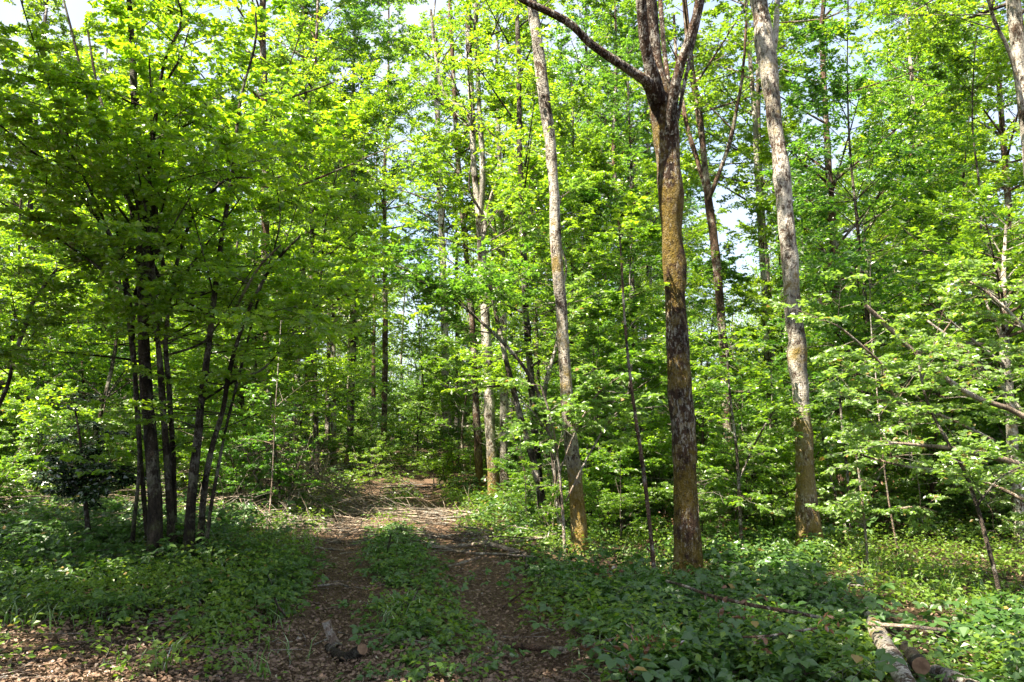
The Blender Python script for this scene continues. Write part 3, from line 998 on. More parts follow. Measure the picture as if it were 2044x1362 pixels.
for px, Y, k, sc in [(668, 28, 2, .85), (590, 25, 0, .8), (742, 42, 1, .95), (700, 37, 2, .9), (655, 33, 0, .9), (698, 31, 3, 1.12), (612, 27, 1, 1.05), (765, 37, 1, 1.2), (575, 30, 3, 1.1)]:
    put(TALL[k], *at(px, Y), sc, 'tall bright tree standing beside the far part of the track on its left', 'tall trees left of the far track')
for px, Y, k, sc in [(1245, 30, 1, 1.12), (1185, 34, 3, 1.2), (1300, 36, 3, 1.15)]:
    put(TALL[k], *at(px, Y), sc, 'tall tree standing deep behind the gap between the orange-footed trunk and the forked tree', 'tall trees behind the forked tree')
for px, Y, k, sc in [(1965, 23, 3, .95), (2050, 19, 1, .9), (1890, 28, 1, .95)]:
    put(TALL[k], *at(px, Y), sc, 'tall tree closing the upper right corner behind the leaning pale trunk at the edge', 'tall trees in the upper right corner')
rs = random.Random(12)
spots = []
TRUNKS = [at(p, q) for p, q in ((1378, 8.3), (1620, 10.6), (1160, 10.4), (986, 19), (895, 29), (541, 17.5), (633, 20), (340, 9.5), (1084, 14), (1455, 16.5))]


def free(x, y, d, clear):
    if abs(x - float(track_x(y))) < clear:
        return False
    for q in TRUNKS:
        if (x - q[0]) ** 2 + (y - q[1]) ** 2 < .8:
            return False
    for (a, b) in spots:
        if (x - a) ** 2 + (y - b) ** 2 < d * d:
            return False
    spots.append((x, y))
    return True


def column(x, y):
    return 1022 + F * x / (y * CP)


def side_of(x, y):
    return 'left' if x < float(track_x(y)) else 'right'


n_tall = n_under = n_shrub = 0
tries = 0
while n_tall < 95 and tries < 6000:
    tries += 1
    y = rs.uniform(20, 62)
    x = rs.uniform(-.78, .78) * y
    px = column(x, y)
    if (590 < px < 790 and y < 34) or (1370 < px < 1535) or (720 < px < 765 and y < 50):
        continue
    if free(x, y, 2.6 if y < 40 else 2.2, 2.6):
        far = 'far off in' if y > 42 else 'in the middle of'
        put(rs.choice(TALL), x, y, rs.uniform(.75, 1.1) * (.9 if y < 34 else 1), f'tall slim tree {far} the wood on the {side_of(x, y)} of the track',
            f'tall trees {far} the wood, {side_of(x, y)} side')
        n_tall += 1
tries = 0
while n_under < 150 and tries < 8000:
    tries += 1
    y = rs.uniform(15, 60)
    x = rs.uniform(-.80, .80) * y
    px = column(x, y)
    if (600 < px < 790 and y < 42):
        continue
    if 540 < px < 760 and y < 22:
        continue
    if free(x, y, 1.7, 1.9 if y > 26 else 2.6):
        far = 'deep in' if y > 32 else 'near the front of'
        put(rs.choice(UNDER), x, y, rs.uniform(.45, .95), f'leafy young tree {far} the wood on the {side_of(x, y)} of the track', f'young trees {far} the wood, {side_of(x, y)} side')
        n_under += 1
tries = 0
while n_shrub < 260 and tries < 9000:
    tries += 1
    y = 11.5 + 36 * rs.random() ** 1.6
    x = rs.uniform(-.80, .80) * y
    px = column(x, y)
    if (1640 < px < 2000 and y < 13.5) or (y < 14 and px < 560 and px > 100) or (540 < px < 760 and y < 21):
        continue
    if free(x, y, .8, 1.7 if y > 18 else 2.2):
        far = 'deep in' if y > 24 else 'at the front of'
        put(rs.choice(SHRUB), x, y, rs.uniform(.55, 1.15), f'leafy shrub {far} the wood on the {side_of(x, y)} of the track', f'shrubs {far} the wood, {side_of(x, y)} side')
        n_shrub += 1
def make_bare(seed, H):
    rng = np.random.default_rng(seed)
    t = thing('bare_sapling', (0, 0, -500), '', 'sapling')
    h = np.linspace(-.05, H, 6)
    lean = rng.normal(size=2) * .10
    c = np.column_stack([np.outer(h, lean) + np.cumsum(rng.normal(size=(6, 2)) * .03 * H, 0) * (h > 0)[:, None] * .5, h, .013 * np.linspace(1, .25, 6)])
    br = MB()
    s = stem(br, c, 16, 5, .0, .1, (), 0, .05)
    p, d, ln, r = limbs_on(rng, s, H * .25, H * .95, 9, .8, .4, .1, .9)
    foliage(rng, br, MB(), p, d, ln, .12 * rng.normal(size=(9, 3)), r * .55, 3, 1, 1, .03, .3, sides=4)
    br.build('stem', 'stick', t)
    return t


BARE = [make_bare(501, 2.6), make_bare(502, 3.6), make_bare(503, 2.0)]
n_bare = tries = 0
while n_bare < 70 and tries < 4000:
    tries += 1
    y = rs.uniform(10, 26)
    x = rs.uniform(-.7, .7) * y
    px = column(x, y)
    if px < 500 and y < 13:
        continue
    if free(x, y, .5, 1.8):
        put(rs.choice(BARE), x, y, rs.uniform(.7, 1.3), f'thin bare pale sapling among the shrubs on the {side_of(x, y)} of the track', f'bare saplings, {side_of(x, y)} side')
        n_bare += 1
# trees across the forest road behind the viewpoint; they shade the foreground
for x, y, k, sc in [(-4.1, 4.9, 0, .72), (-3.8, 2.8, 1, .72), (-5.0, 2.2, 0, .8), (-7.0, 7.2, 4, .62), (-8.6, 8.9, 4, .62), (-6.6, 4.6, 1, .7), (-2.5, .7, 1, .66), (-8.4, 3.4, 0, .75), (-6.0, 3.2, 3, .72), (-9.2, 6.0, 0, .6), (-6.0, 6.0, 1, .56), (-4.2, .3, 4, .8)]:
    put(TALL[k], x, y, sc, 'tree standing beside or behind the viewpoint, its crown shading the foreground', 'trees beside the viewpoint')


# ------------------------------------------------------------------ far wood: one mass of leaves and stems
def far_wood():
    rng = np.random.default_rng(9)
    mb, tr = MB(), MB()
    n = 300
    y = rng.uniform(58, 100, n)
    x = rng.uniform(-.85, .85, n) * y
    H = rng.uniform(9, 17, n) * np.clip((np.abs((x - track_x(y))) / 6), .80, 1)
    z = ground_z(x, y)
    h = np.linspace(0, 1, 5)
    pts = np.stack([x[:, None] + h * 0 + .3 * rng.normal(size=(n, 5)) * h, y[:, None] + h * 0, z[:, None] + h * H[:, None]], -1)
    tubes(mb, pts, .14 * np.linspace(1, .2, 5)[None] * np.ones((n, 1)), 5, 1)
    m = 900
    i = np.repeat(np.arange(n), m)
    f = rng.random(n * m) ** 1.1
    r = (1.1 + 2.2 * np.sin(np.clip(f, .05, .98) * pi)) * np.sqrt(rng.random(n * m))
    a = rng.random(n * m) * 6.28
    p = np.stack([x[i] + r * np.cos(a), y[i] + r * np.sin(a), z[i] + .4 + f * H[i] * 1.02], -1)
    leaves(mb, p, rng.normal(size=p.shape), nrm(UP + .8 * rng.normal(size=p.shape)), .21 * (.6 + .7 * rng.random(len(p))), .7)
    tag(mb.build('far_woods', ['leaf_oak', 'bark_grey']), 'mass of far trees closing the view', 'woodland', kind='stuff')


far_wood()

# ------------------------------------------------------------------ undergrowth
def bare(x, y, rng, lo=.36, hi=1.08):
    """True on the two worn ruts of the track"""
    d = np.abs(x - track_x(y)) + .10 * noise(np.stack([x, y, x * 0], -1), 3.0) + .06 * rng.normal(size=x.shape)
    return (d > lo) & (d < hi) & (y < 34)


def litter_zone(x, y):
    """strip of dead leaves along the near edge on the left"""
    p = np.stack([x, y, x * 0], -1)
    e = 6.0 + .40 * noise(p, 1.2) + .55 * noise(p + 4, 4.5) - .3 * np.clip(x + .5, -1, 3)
    return (y < e) & (x < .45)


def scatter(rng, n, y0, y1, power=1.0, half=.74, x0=None, x1=None):
    y = y0 + (y1 - y0) * rng.random(n) ** power
    x = rng.uniform(-half, half, n) * y if x0 is None else rng.uniform(x0, x1, n)
    return x, y


def herbs():
    rng = np.random.default_rng(41)
    mb = MB()
    n = 27000
    x, y = scatter(rng, n, 5.0, 40, 1.75)
    p0 = np.stack([x, y, x * 0], -1)
    dens = .60 + .75 * noise(p0, .8) + .4 * noise(p0 + 3, 2.3)
    d = np.abs(x - track_x(y))
    keep = (rng.random(n) < dens) & ~bare(x, y, rng) & ~(litter_zone(x, y) & (rng.random(n) < .86)) & ~((d < 1.0) & (rng.random(n) < .45)) & ~((column(x, y) > 1700) & (column(x, y) < 1950) & (y < 6.8) & (rng.random(n) < .7))
    x, y, p0 = x[keep], y[keep], p0[keep]
    n = len(x)
    h = (.10 + .20 * rng.random(n) ** 2 + .10 * np.clip(noise(p0 + 9, .9), 0, 1)) * np.where(np.abs(x - track_x(y)) < 1.1, .55, 1)
    k = 8
    i = np.repeat(np.arange(n), k)
    a = rng.random(n * k) * 6.28
    f = rng.random(n * k)
    r = .02 + .16 * rng.random(n * k)
    gx_, gy_ = x[i] + r * np.cos(a), y[i] + r * np.sin(a)
    z = ground_z(gx_, gy_) + .015 + h[i] * f
    L = (.038 + .022 * rng.random(n * k)) * np.clip(y[i] / 11, 1, 2.3)
    dr = np.stack([np.cos(a), np.sin(a), -.15 + .4 * rng.normal(size=n * k)], -1)
    leaves(mb, np.stack([gx_, gy_, z], -1), dr, nrm(UP + .42 * rng.normal(size=(n * k, 3))), L, .68, LEAF6 if False else LEAF4)
    tag(mb.build('ground_cover', 'herb'), 'low bright green herbs and seedlings covering the forest floor', 'ground cover', kind='stuff')


herbs()


def bramble(name, label, n, region, hscale, seed, L=.062, m='bramble'):
    """arching thorny canes set with three-part leaves"""
    rng = np.random.default_rng(seed)
    wood, lf = MB(), MB()
    x, y = region(rng, n)
    n = len(x)
    h = hscale(x, y) * rng.uniform(.55, 1.15, n)
    a = rng.random(n) * 6.28
    ln = h * rng.uniform(1.5, 2.4, n)
    st = np.stack([x, y, ground_z(x, y) - .02], -1)
    e = rng.uniform(.7, 1.35, n)
    di = np.stack([np.cos(a) * np.cos(e), np.sin(a) * np.cos(e), np.sin(e)], -1)
    cv = np.stack([np.cos(a) * .25, np.sin(a) * .25, -rng.uniform(.35, .75, n)], -1)
    tubes(wood, curve(st, di, ln, cv, 6), np.linspace(.0032, .0014, 6)[None] * np.ones((n, 1)), 4, 1)
    k = 9
    i = np.repeat(np.arange(n), k)
    t = ((np.tile(np.arange(k), n) + rng.random(n * k)) / k)[:, None]
    t = .15 + .85 * t
    p = st[i] + (di[i] * t + cv[i] * t ** 2) * ln[i][:, None]
    b = rng.random(n * k) * 6.28
    pet = np.stack([np.cos(b), np.sin(b), .35 + .3 * rng.normal(size=n * k)], -1)
    q = p + pet * (.05 + .06 * rng.random(n * k))[:, None]
    q[:, 2] = np.maximum(q[:, 2], ground_z(q[:, 0], q[:, 1]) + .02)
    size = L * (.6 + .75 * rng.random(n * k))
    nor = nrm(UP + .38 * rng.normal(size=(n * k, 3)) + .25 * pet)
    flat = nrm(np.stack([np.cos(b), np.sin(b), -.15 + .2 * rng.normal(size=n * k)], -1))
    sd_ = nrm(np.cross(nor, flat))
    leaves(lf, q, flat, nor, size * 1.15, .74, LEAF6)
    for s in (-1, 1):
        leaves(lf, q, nrm(flat * .25 + s * sd_), nrm(nor + .25 * rng.normal(size=nor.shape)), size, .70, LEAF6)
    for v_, f_ in zip(lf.v, lf.f):
        wood.add(v_, f_ - f_.min(), 0)
    tag(wood.build(name, [m, 'twig']), label, 'brambles', kind='stuff')


def reg_right(rng, n):
    x, y = scatter(rng, n, 4.6, 9.2, .9, x0=.0, x1=5.4)
    px = 1022 + F * x / (y * CP)
    edge = track_x(y) + 1.28 + .15 * noise(np.stack([x, y, x * 0], -1), 1.5)
    k = (x > edge) & ~((px > 1640) & (y > 6.9)) & ~((y > 7.9) & (rng.random(n) < .7)) & (x < .74 * y)
    k &= ~((px < 1230) & (y < 5.55))
    k &= ~((px > 1685) & (px < 1960) & (y < 6.9) & (rng.random(n) < .90))
    return x[k], y[k]


def reg_left(rng, n):
    x, y = scatter(rng, n, 5.8, 11.5, .8, x0=-8, x1=-1.5)
    edge = track_x(y) - 1.2 + .2 * noise(np.stack([x, y, x * 0], -1), 1.2)
    k = (x < edge) & (x > -.74 * y) & ~litter_zone(x, y)
    px = 1022 + F * x / (y * CP)
    k &= ~((px > 420) & (y > 9.3))
    k &= (rng.random(n) < np.clip((y - 5.6) / 1.6, .15, 1)) & (noise(np.stack([x, y, x * 0], -1), 1.15) > -.28)
    return x[k], y[k]


def reg_mid(rng, n):
    x, y = scatter(rng, n, 5.2, 13, .8, x0=-.5, x1=.5)
    x = x * rng.random(n) ** .3 + track_x(y)
    return x, y


def reg_far(rng, n):
    x, y = scatter(rng, n, 9.5, 24, 1.3, half=.72)
    k = (np.abs(x - track_x(y)) > 1.5 + .4 * rng.random(n)) & (noise(np.stack([x, y, x * 0], -1), .7) > -.25)
    px = 1022 + F * x / (y * CP)
    k &= ~((px > 1640) & (y < 12)) & ~((px > 530) & (px < 750) & (y < 20) & (rng.random(n) < .75))
    return x[k], y[k]


bramble('bramble_thicket', 'broad-leaved bramble thicket right of the track around the forked tree', 2000, reg_right,
        lambda x, y: (1 - .6 * np.exp(-((x - 1.75) ** 2 + (y - 7.9) ** 2) / .55)) * (.30 + .16 * np.exp(-((x - .9) ** 2 + (y - 7.2) ** 2) / .8) + .08 * noise(np.stack([x, y, x * 0], -1), 1.1)), 51, .066)
bramble('bramble_thicket', 'shaded bramble thicket left of the track below the many-stemmed tree', 2400, reg_left,
        lambda x, y: .25 + .12 * np.clip((y - 7) / 2, 0, 1) * (x < -2.9) - .06 * (x > -2.9) + .07 * noise(np.stack([x, y, x * 0], -1), 1.1), 52, .058)
bramble('bramble_strip', 'low brambles along the middle of the track between the ruts', 210, reg_mid, lambda x, y: .13 + .05 * noise(np.stack([x, y, x * 0], -1), 1.1), 53, .052)
bramble('bramble_patches', 'brambles and seedlings scattered at the foot of the wood', 2600, reg_far, lambda x, y: .38 + .2 * noise(np.stack([x, y, x * 0], -1), .6), 54, .075)


def grass():
    rng = np.random.default_rng(61)
    mb = MB()
    n = 2600
    x, y = scatter(rng, n, 5.0, 20, 1.3)
    p0 = np.stack([x, y, x * 0], -1)
    d = np.abs(x - track_x(y))
    keep = (noise(p0 + 20, 1.1) > .05) & ~bare(x, y, rng, .45, 1.05) & ~(litter_zone(x, y) & (rng.random(n) < .8))
    x, y = x[keep], y[keep]
    n, k = len(x), 9
    i = np.repeat(np.arange(n), k)
    a = rng.random(n * k) * 6.28
    bx, by = x[i] + .06 * rng.normal(size=n * k), y[i] + .06 * rng.normal(size=n * k)
    h = (.07 + .15 * rng.random(n * k)) * (.5 + .9 * rng.random(n)[i])
    b0 = np.stack([bx, by, ground_z(bx, by)], -1)
    out = np.stack([np.cos(a), np.sin(a), a * 0], -1) * (h * (.25 + .8 * rng.random(n * k)))[:, None]
    wv = np.stack([-np.sin(a), np.cos(a), a * 0], -1) * (.0035 + .002 * rng.random(n * k))[:, None]
    m1 = b0 + out * .3 + UP * (h * .62)[:, None]
    tp = b0 + out + UP * (h * .88)[:, None]
    v = np.stack([b0 - wv, b0 + wv, m1 + wv, m1 - wv, tp], 1)
    q = np.arange(len(v))[:, None] * 5
    mb.add(v, q + np.array([[0, 1, 2, 3]]))
    mb.f.append(q + np.array([[3, 2, 4]]))
    mb.m.append(0)
    mb.s.append(False)
    tag(mb.build('grass', 'grass'), 'tufts of long green grass along the track', 'grass', kind='stuff')


grass()


def litter():
    rng = np.random.default_rng(71)
    mb = MB()
    n = 95000
    x, y = scatter(rng, n, 4.6, 19, 1.5)
    d = np.abs(x - track_x(y))
    w_ = np.where(bare(x, y, rng, .35, 1.25), .75, .30)
    w_ = np.where(litter_zone(x, y), 1.0, w_)
    keep = rng.random(n) < w_
    x, y = x[keep], y[keep]
    n = len(x)
    a = rng.random(n) * 6.28
    z = ground_z(x, y) + np.where(np.abs(x - track_x(y)) < 1.5, .032, .012) + .02 * rng.random(n)
    dr = np.stack([np.cos(a), np.sin(a), .25 * rng.normal(size=n)], -1)
    leaves(mb, np.stack([x, y, z], -1), dr, nrm(UP + .5 * rng.normal(size=(n, 3))), .018 + .034 * rng.random(n) ** 1.5, .55, LEAF6)
    tag(mb.build('leaf_litter', 'litter'), 'dry brown fallen leaves on the track and roadside', 'leaf litter', kind='stuff')
    tw = MB()
    n = 1500
    x, y = scatter(rng, n, 4.8, 22, 1.3)
    d = x - track_x(y)
    keep = (np.abs(d) < 2.6) | (rng.random(n) < .5)
    x, y = x[keep], y[keep]
    n = len(x)
    a = rng.random(n) * 6.28
    ln = .12 + .5 * rng.random(n) ** 2
    st = np.stack([x, y, ground_z(x, y) + .045], -1)
    di = np.stack([np.cos(a), np.sin(a), .06 * rng.normal(size=n)], -1)
    cv = np.stack([.12 * rng.normal(size=n), .12 * rng.normal(size=n), -.03 * np.ones(n)], -1)
    tubes(tw, curve(st, di, ln, cv, 5), (.0025 + .005 * rng.random(n) ** 2)[:, None] * np.linspace(1, .5, 5)[None], 4)
    tag(tw.build('twig_litter', 'stick'), 'small dry twigs strewn over the ground', 'twigs', kind='stuff')


litter()

# ------------------------------------------------------------------ logs, sticks and heaps of cut branches
def ground_pts(pts, lift):
    out = []
    for k, q in enumerate(pts):
        g = G(q[0], q[1])
        h = lift if len(q) < 4 else q[3]
        # carried h above the ground along the same sight line
        c = np.array([0, 0, EYE])
        dz = g[2] - EYE
        f = (dz + h) / dz
        p = c + (g - c) * f
        s = p[1] * CP + (p[2] - EYE) * SP
        out.append([*p, q[2] * .5 / F * s])
    return np.array(out)


def stick(label, pts, mat='stick', lift=None, name='fallen_branch', cat='branch', cuts=(False, False), sides=8, rough=.10, K=18, forks=0, seed=1, moss=.0, group=None):
    lift = lift if lift is not None else pts[0][2] * .5 / F * 8
    c = ground_pts(pts, lift)
    s = spline(c, K)
    o = c[len(c) // 2, :3].copy()
    o[2] = float(ground_z(o[0], o[1]))
    rng = np.random.default_rng(seed)
    mb = MB()
    v = tubes(mb, s[None, :, :3], np.maximum(s[None, :, 3], .003), sides, 0, np.full((1, K), moss), rough)
    if not any(cuts):
        if forks:
            i = rng.integers(3, K - 3, forks)
            d = nrm(s[np.minimum(i + 1, K - 1), :3] - s[i, :3])
            a = rng.choice([-1, 1], forks)[:, None] * rng.uniform(.4, .8, forks)[:, None]
            sd_ = nrm(np.cross(d, UP))
            di = nrm(d + sd_ * a + UP * .12)
            ln = rng.uniform(.2, .6, forks)
            tubes(mb, curve(s[i, :3], di, ln, .15 * rng.normal(size=(forks, 3)) * np.array([1, 1, .3]), 5), (s[i, 3] * .5)[:, None] * np.linspace(1, .3, 5)[None], 5)
        ob = mb.build(name, mat, None, o, o)
        return tag(ob, label, cat, group)
    t = thing(name, o, label, cat, group)
    mb.build('bark', mat, t, o)
    for e, on in ((0, cuts[0]), (-1, cuts[1])):
        if on:
            ring = v[0, e]
            cen = ring.mean(0)
            m = MB()
            n = nrm(s[e, :3] - s[1 if e == 0 else -2, :3])
            vv = np.concatenate([ring, ring * .96 + cen * .04 + n * .004, [cen + n * .006]])
            q = len(ring)
            i = np.arange(q)
            m.add(vv, np.stack([i, (i + 1) % q, (i + 1) % q + q, i + q], -1))
            m.f.append(np.stack([i + q, (i + 1) % q + q, np.full(q, 2 * q)], -1))
            m.m.append(0)
            m.s.append(False)
            m.build('cut_end', 'cut', t, o)
    return t


LG = dict(sides=16, rough=.13, K=24)
stick('long pale-barked log lying in the brambles at the lower right, running away from the view', [(1840, 1420, 42, .17), (1794, 1340, 37, .20), (1768, 1290, 34, .20), (1747, 1250, 30, .19), (1735, 1222, 25, .17)], 'bark_pale', name='log', cat='log', cuts=(True, True), moss=.3, **LG)
stick('short sawn log at the lower right showing its round pale cut end to the viewer', [(1838, 1330, 30, .22), (1828, 1318, 29, .21), (1818, 1304, 28, .19), (1808, 1292, 27, .17)], 'bark_dark', name='log', cat='log', cuts=(True, True), moss=.25, **LG)
stick('pale-barked log running out of the lower right corner beside the short sawn log', [(1868, 1342, 26, .16), (1900, 1354, 28, .17), (1940, 1370, 30, .17), (2010, 1400, 31, .16)], 'bark_pale', name='log', cat='log', cuts=(True, True), moss=.25, **LG)
stick('short curved piece of pale branch standing up in the left rut', [(651, 1240, 17, .20), (658, 1262, 18, .13), (668, 1283, 20, .06), (676, 1296, 20, .03)], 'stick', name='branch_piece', cuts=(True, False), moss=.15)
stick('dark thick stub with a sawn reddish end lying in the left rut', [(723, 1296, 24, .11), (708, 1306, 24, .07), (688, 1313, 22, .05), (668, 1303, 18, .04), (655, 1292, 14, .03)], 'bark_dark', name='branch_piece', cuts=(True, False), moss=.1)
stick('cut branch lying in the grass under the shaded brambles on the left', [(256, 1212, 15, .13), (236, 1217, 15, .11), (214, 1222, 14, .08), (196, 1224, 12, .06)], 'bark_grey', name='branch_piece', cuts=(True, False), moss=.1)
stick('mossy cut stick lying across the right rut, below the bramble mound', [(988, 1286, 13, .04), (1030, 1290, 14, .06), (1080, 1294, 13, .07), (1135, 1298, 12, .08)], 'bark_red', cuts=(False, True), moss=.25)
stick('reddish broken stick beside the low brambles at the centre of the track', [(826, 1302, 11), (850, 1310, 12), (872, 1320, 12), (892, 1327, 9)], 'bark_red')
stick('short reddish stick stump lying in the litter left of the broken stick', [(776, 1320, 12), (792, 1324, 12), (808, 1328, 10)], 'bark_red')
stick('slightly bent bare stick across the left rut', [(623, 1171, 4, .04), (650, 1168, 5, .06), (678, 1166, 5, .07), (695, 1172, 4, .05)], 'dead_wood')
stick('long grey pole lying across the track toward the orange-footed trunk', [(852, 1092, 5, .05), (910, 1090, 7, .09), (970, 1085, 8, .11), (1030, 1080, 9, .13), (1092, 1072, 9, .15)], 'dead_wood', forks=4, moss=.1)
stick('pale thick branch crossing the grey pole, pointing to the right', [(955, 1082, 7, .08), (985, 1088, 9, .12), (1015, 1096, 9, .10), (1036, 1102, 9, .06)], 'dead_wood')
stick('white-barked branch lying higher up behind the grey pole', [(990, 1048, 4, .08), (1030, 1051, 6, .14), (1062, 1055, 7, .15), (1084, 1061, 6, .12)], 'dead_wood')
stick('thin twiggy pole lying along the right rut below the grey pole', [(830, 1072, 4, .05), (866, 1090, 5, .07), (940, 1104, 5, .08), (1000, 1106, 4, .1), (1070, 1112, 4, .12)], 'dead_wood', forks=5)
stick('short mossy stub beside the right rut below the crossing branch', [(1046, 1106, 10, .05), (1052, 1118, 11, .06), (1056, 1132, 9, .03)], 'bark_grey', moss=.2)
stick('pale weathered piece of wood in the right rut', [(880, 1134, 7), (912, 1128, 8), (948, 1116, 8), (958, 1112, 6)], 'stick')
stick('thin upright dead stick in the middle strip of the track', [(772, 1106, 4, .02), (775, 1090, 4, .18), (779, 1075, 4, .34), (779, 1068, 3, .42)], 'stick')
stick('long thin arching dead stem lying on the brambles by the forked tree', [(1330, 1160, 5, .30), (1372, 1172, 6, .36), (1420, 1190, 7, .38), (1500, 1208, 8, .38), (1580, 1222, 8, .36), (1645, 1235, 7, .33)], 'bark_red')
stick('thin brown stem curving through the brambles below the arching dead stem', [(1480, 1272, 4, .28), (1530, 1270, 5, .32), (1580, 1262, 5, .34), (1630, 1254, 5, .34)], 'bark_red')
stick('straight white stick lying across the long log', [(1734, 1246, 7, .26), (1790, 1249, 8, .28), (1840, 1253, 8, .30), (1888, 1259, 7, .30)], 'dead_wood')
stick('pale thin stick slanting out of the left rut edge', [(548, 1194, 4, .25), (556, 1212, 4, .15), (572, 1232, 4, .03)], 'stick')
stick('bent twig rising from the right rut toward the brambles', [(1000, 1216, 4, .02), (1020, 1200, 4, .08), (1044, 1180, 5, .16), (1048, 1168, 4, .2)], 'bark_red')
stick('thin twig crossing the mossy cut stick at the bramble edge', [(1085, 1310, 3, .03), (1130, 1302, 4, .08), (1180, 1286, 4, .16), (1235, 1272, 3, .25)], 'stick')
stick('pale stick leaning in the middle strip above the left rut', [(817, 1222, 3, .02), (826, 1196, 4, .14), (840, 1168, 3, .28)], 'stick')


def brush(name, label, n, cx, cy, sx, sy, hmax, seed, mat, up=.6, ln=(.6, 1.8), r=.006, along=None):
    rng = np.random.default_rng(seed)
    mb = MB()
    x = cx + sx * np.clip(rng.normal(size=n), -2, 2)
    y = cy + sy * np.clip(rng.normal(size=n), -2, 2)
    q = np.exp(-((x - cx) / sx / 1.3) ** 2 - ((y - cy) / sy / 1.3) ** 2)
    z = ground_z(x, y) + .04 + rng.random(n) * hmax * q
    a = rng.random(n) * 6.28 if along is None else along + .45 * rng.normal(size=n)
    e = up * rng.uniform(-.3, 1, n)
    di = np.stack([np.cos(a) * np.cos(e), np.sin(a) * np.cos(e), np.sin(e)], -1)
    l = rng.uniform(*ln, n)
    cv = np.stack([.25 * rng.normal(size=n), .25 * rng.normal(size=n), -.45 * up * rng.random(n) - .02], -1)
    st = np.stack([x, y, z], -1)
    rr = r * rng.uniform(.4, 1.7, n)
    c = curve(st, di, l, cv, 7)
    c[..., 2] = np.maximum(c[..., 2], ground_z(c[..., 0], c[..., 1]) + .03)
    tubes(mb, c, rr[:, None] * np.linspace(1, .35, 7)[None], 5)
    p, d, l2, t2 = children(rng, st, di, l, cv, 4, .2, .7, .45, .5, 0)
    c = curve(p, d, l2, .2 * rng.normal(size=(len(l2), 3)), 5)
    c[..., 2] = np.maximum(c[..., 2], ground_z(c[..., 0], c[..., 1]) + .03)
    tubes(mb, c, np.repeat(rr, 4)[:, None] * .5 * np.linspace(1, .4, 5)[None], 4)
    return tag(mb.build(name, mat), label, 'brushwood', kind='stuff')


g = G(640, 1015)
brush('brush_heap', 'tangled grey brushwood heap on the left bank of the track', 330, g[0] - .85, g[1] + .2, .85, 1.4, 1.2, 91, 'dead_wood', .9, (.6, 1.7), .010)
brush('brush_heap', 'low brushwood trailing from the heap down to the left rut', 90, *G(650, 1060)[:2], .9, .9, .16, 92, 'dead_wood', .15, (.5, 1.6), .008, 2.9)
brush('brush_heap', 'sunlit pale sticks piled across the right rut of the track', 42, *G(880, 1038)[:2], .50, .6, .16, 93, 'dead_wood', .12, (.7, 1.9), .012, 2.95)
brush('brush_heap', 'grey poles and sticks lying across the track further up', 16, *G(860, 985)[:2], .9, 2.0, .12, 94, 'twig', .1, (.9, 2.4), .012, 3.0)
brush('brush_heap', 'thin twigs lying over the right rut and verge near the orange-footed trunk', 50, *G(960, 1085)[:2], .8, .7, .15, 95, 'twig', .2, (.5, 1.5), .007, 3.1)
brush('brush_heap', 'dry brushwood in the left wood behind the many-stemmed tree', 180, *G(150, 1040)[:2], 2.2, 1.2, .6, 96, 'dead_wood', .4, (.6, 1.8), .007)


# ------------------------------------------------------------------ shrubs and saplings in front
def traced_shrub(name, label, cat, stems, Y, bark, leafm, per, length, L, seed, z_from=.5, shape=LEAF6, tilt=.55, m2=5, m3=3, k=6, labels=(), foli='foliage'):
    rng = np.random.default_rng(seed)
    paths = []
    for pts, dY, dy in stems:
        paths.append(trace(pts, Y + dY, dy))
    o = paths[0][0, :3].copy()
    o[2] = float(ground_z(o[0], o[1]))
    t = thing(name, o, label, cat)
    wood, leaf = MB(), MB()
    for q, c in enumerate(paths):
        m = MB()
        s = stem(m, c, 26, 7, .05, 0, (), 0, .06)
        b = m.build('stem' if q == 0 or len(c) > 3 else 'branch', 'dead_wood' if q < len(labels) and labels[q] else bark, t, o)
        if q < len(labels) and labels[q]:
            b['label'] = labels[q]
        n = per if np.isscalar(per) else per[q]
        if n:
            i = rng.integers(int(26 * .15), 26, n)
            i = i[s[i, 2] > o[2] + z_from]
            n = len(i)
            if not n:
                continue
            tg = nrm(s[np.minimum(i + 1, 25), :3] - s[np.maximum(i - 1, 0), :3])
            rd = rng.normal(size=(n, 3)) * np.array([1, 1, .45])
            d = nrm(tg * .5 + nrm(rd))
            ln = length * rng.uniform(.5, 1.2, n)
            foliage(rng, wood, leaf, s[i, :3], d, ln, np.tile([0, 0, -.05], (n, 1)), np.full(n, .005), m2, m3, k, L, .8, shape=shape, tilt=tilt, ratio=.66, sides=4)
    crown_build(wood, leaf, foli, bark, leafm, t, o)
    return t


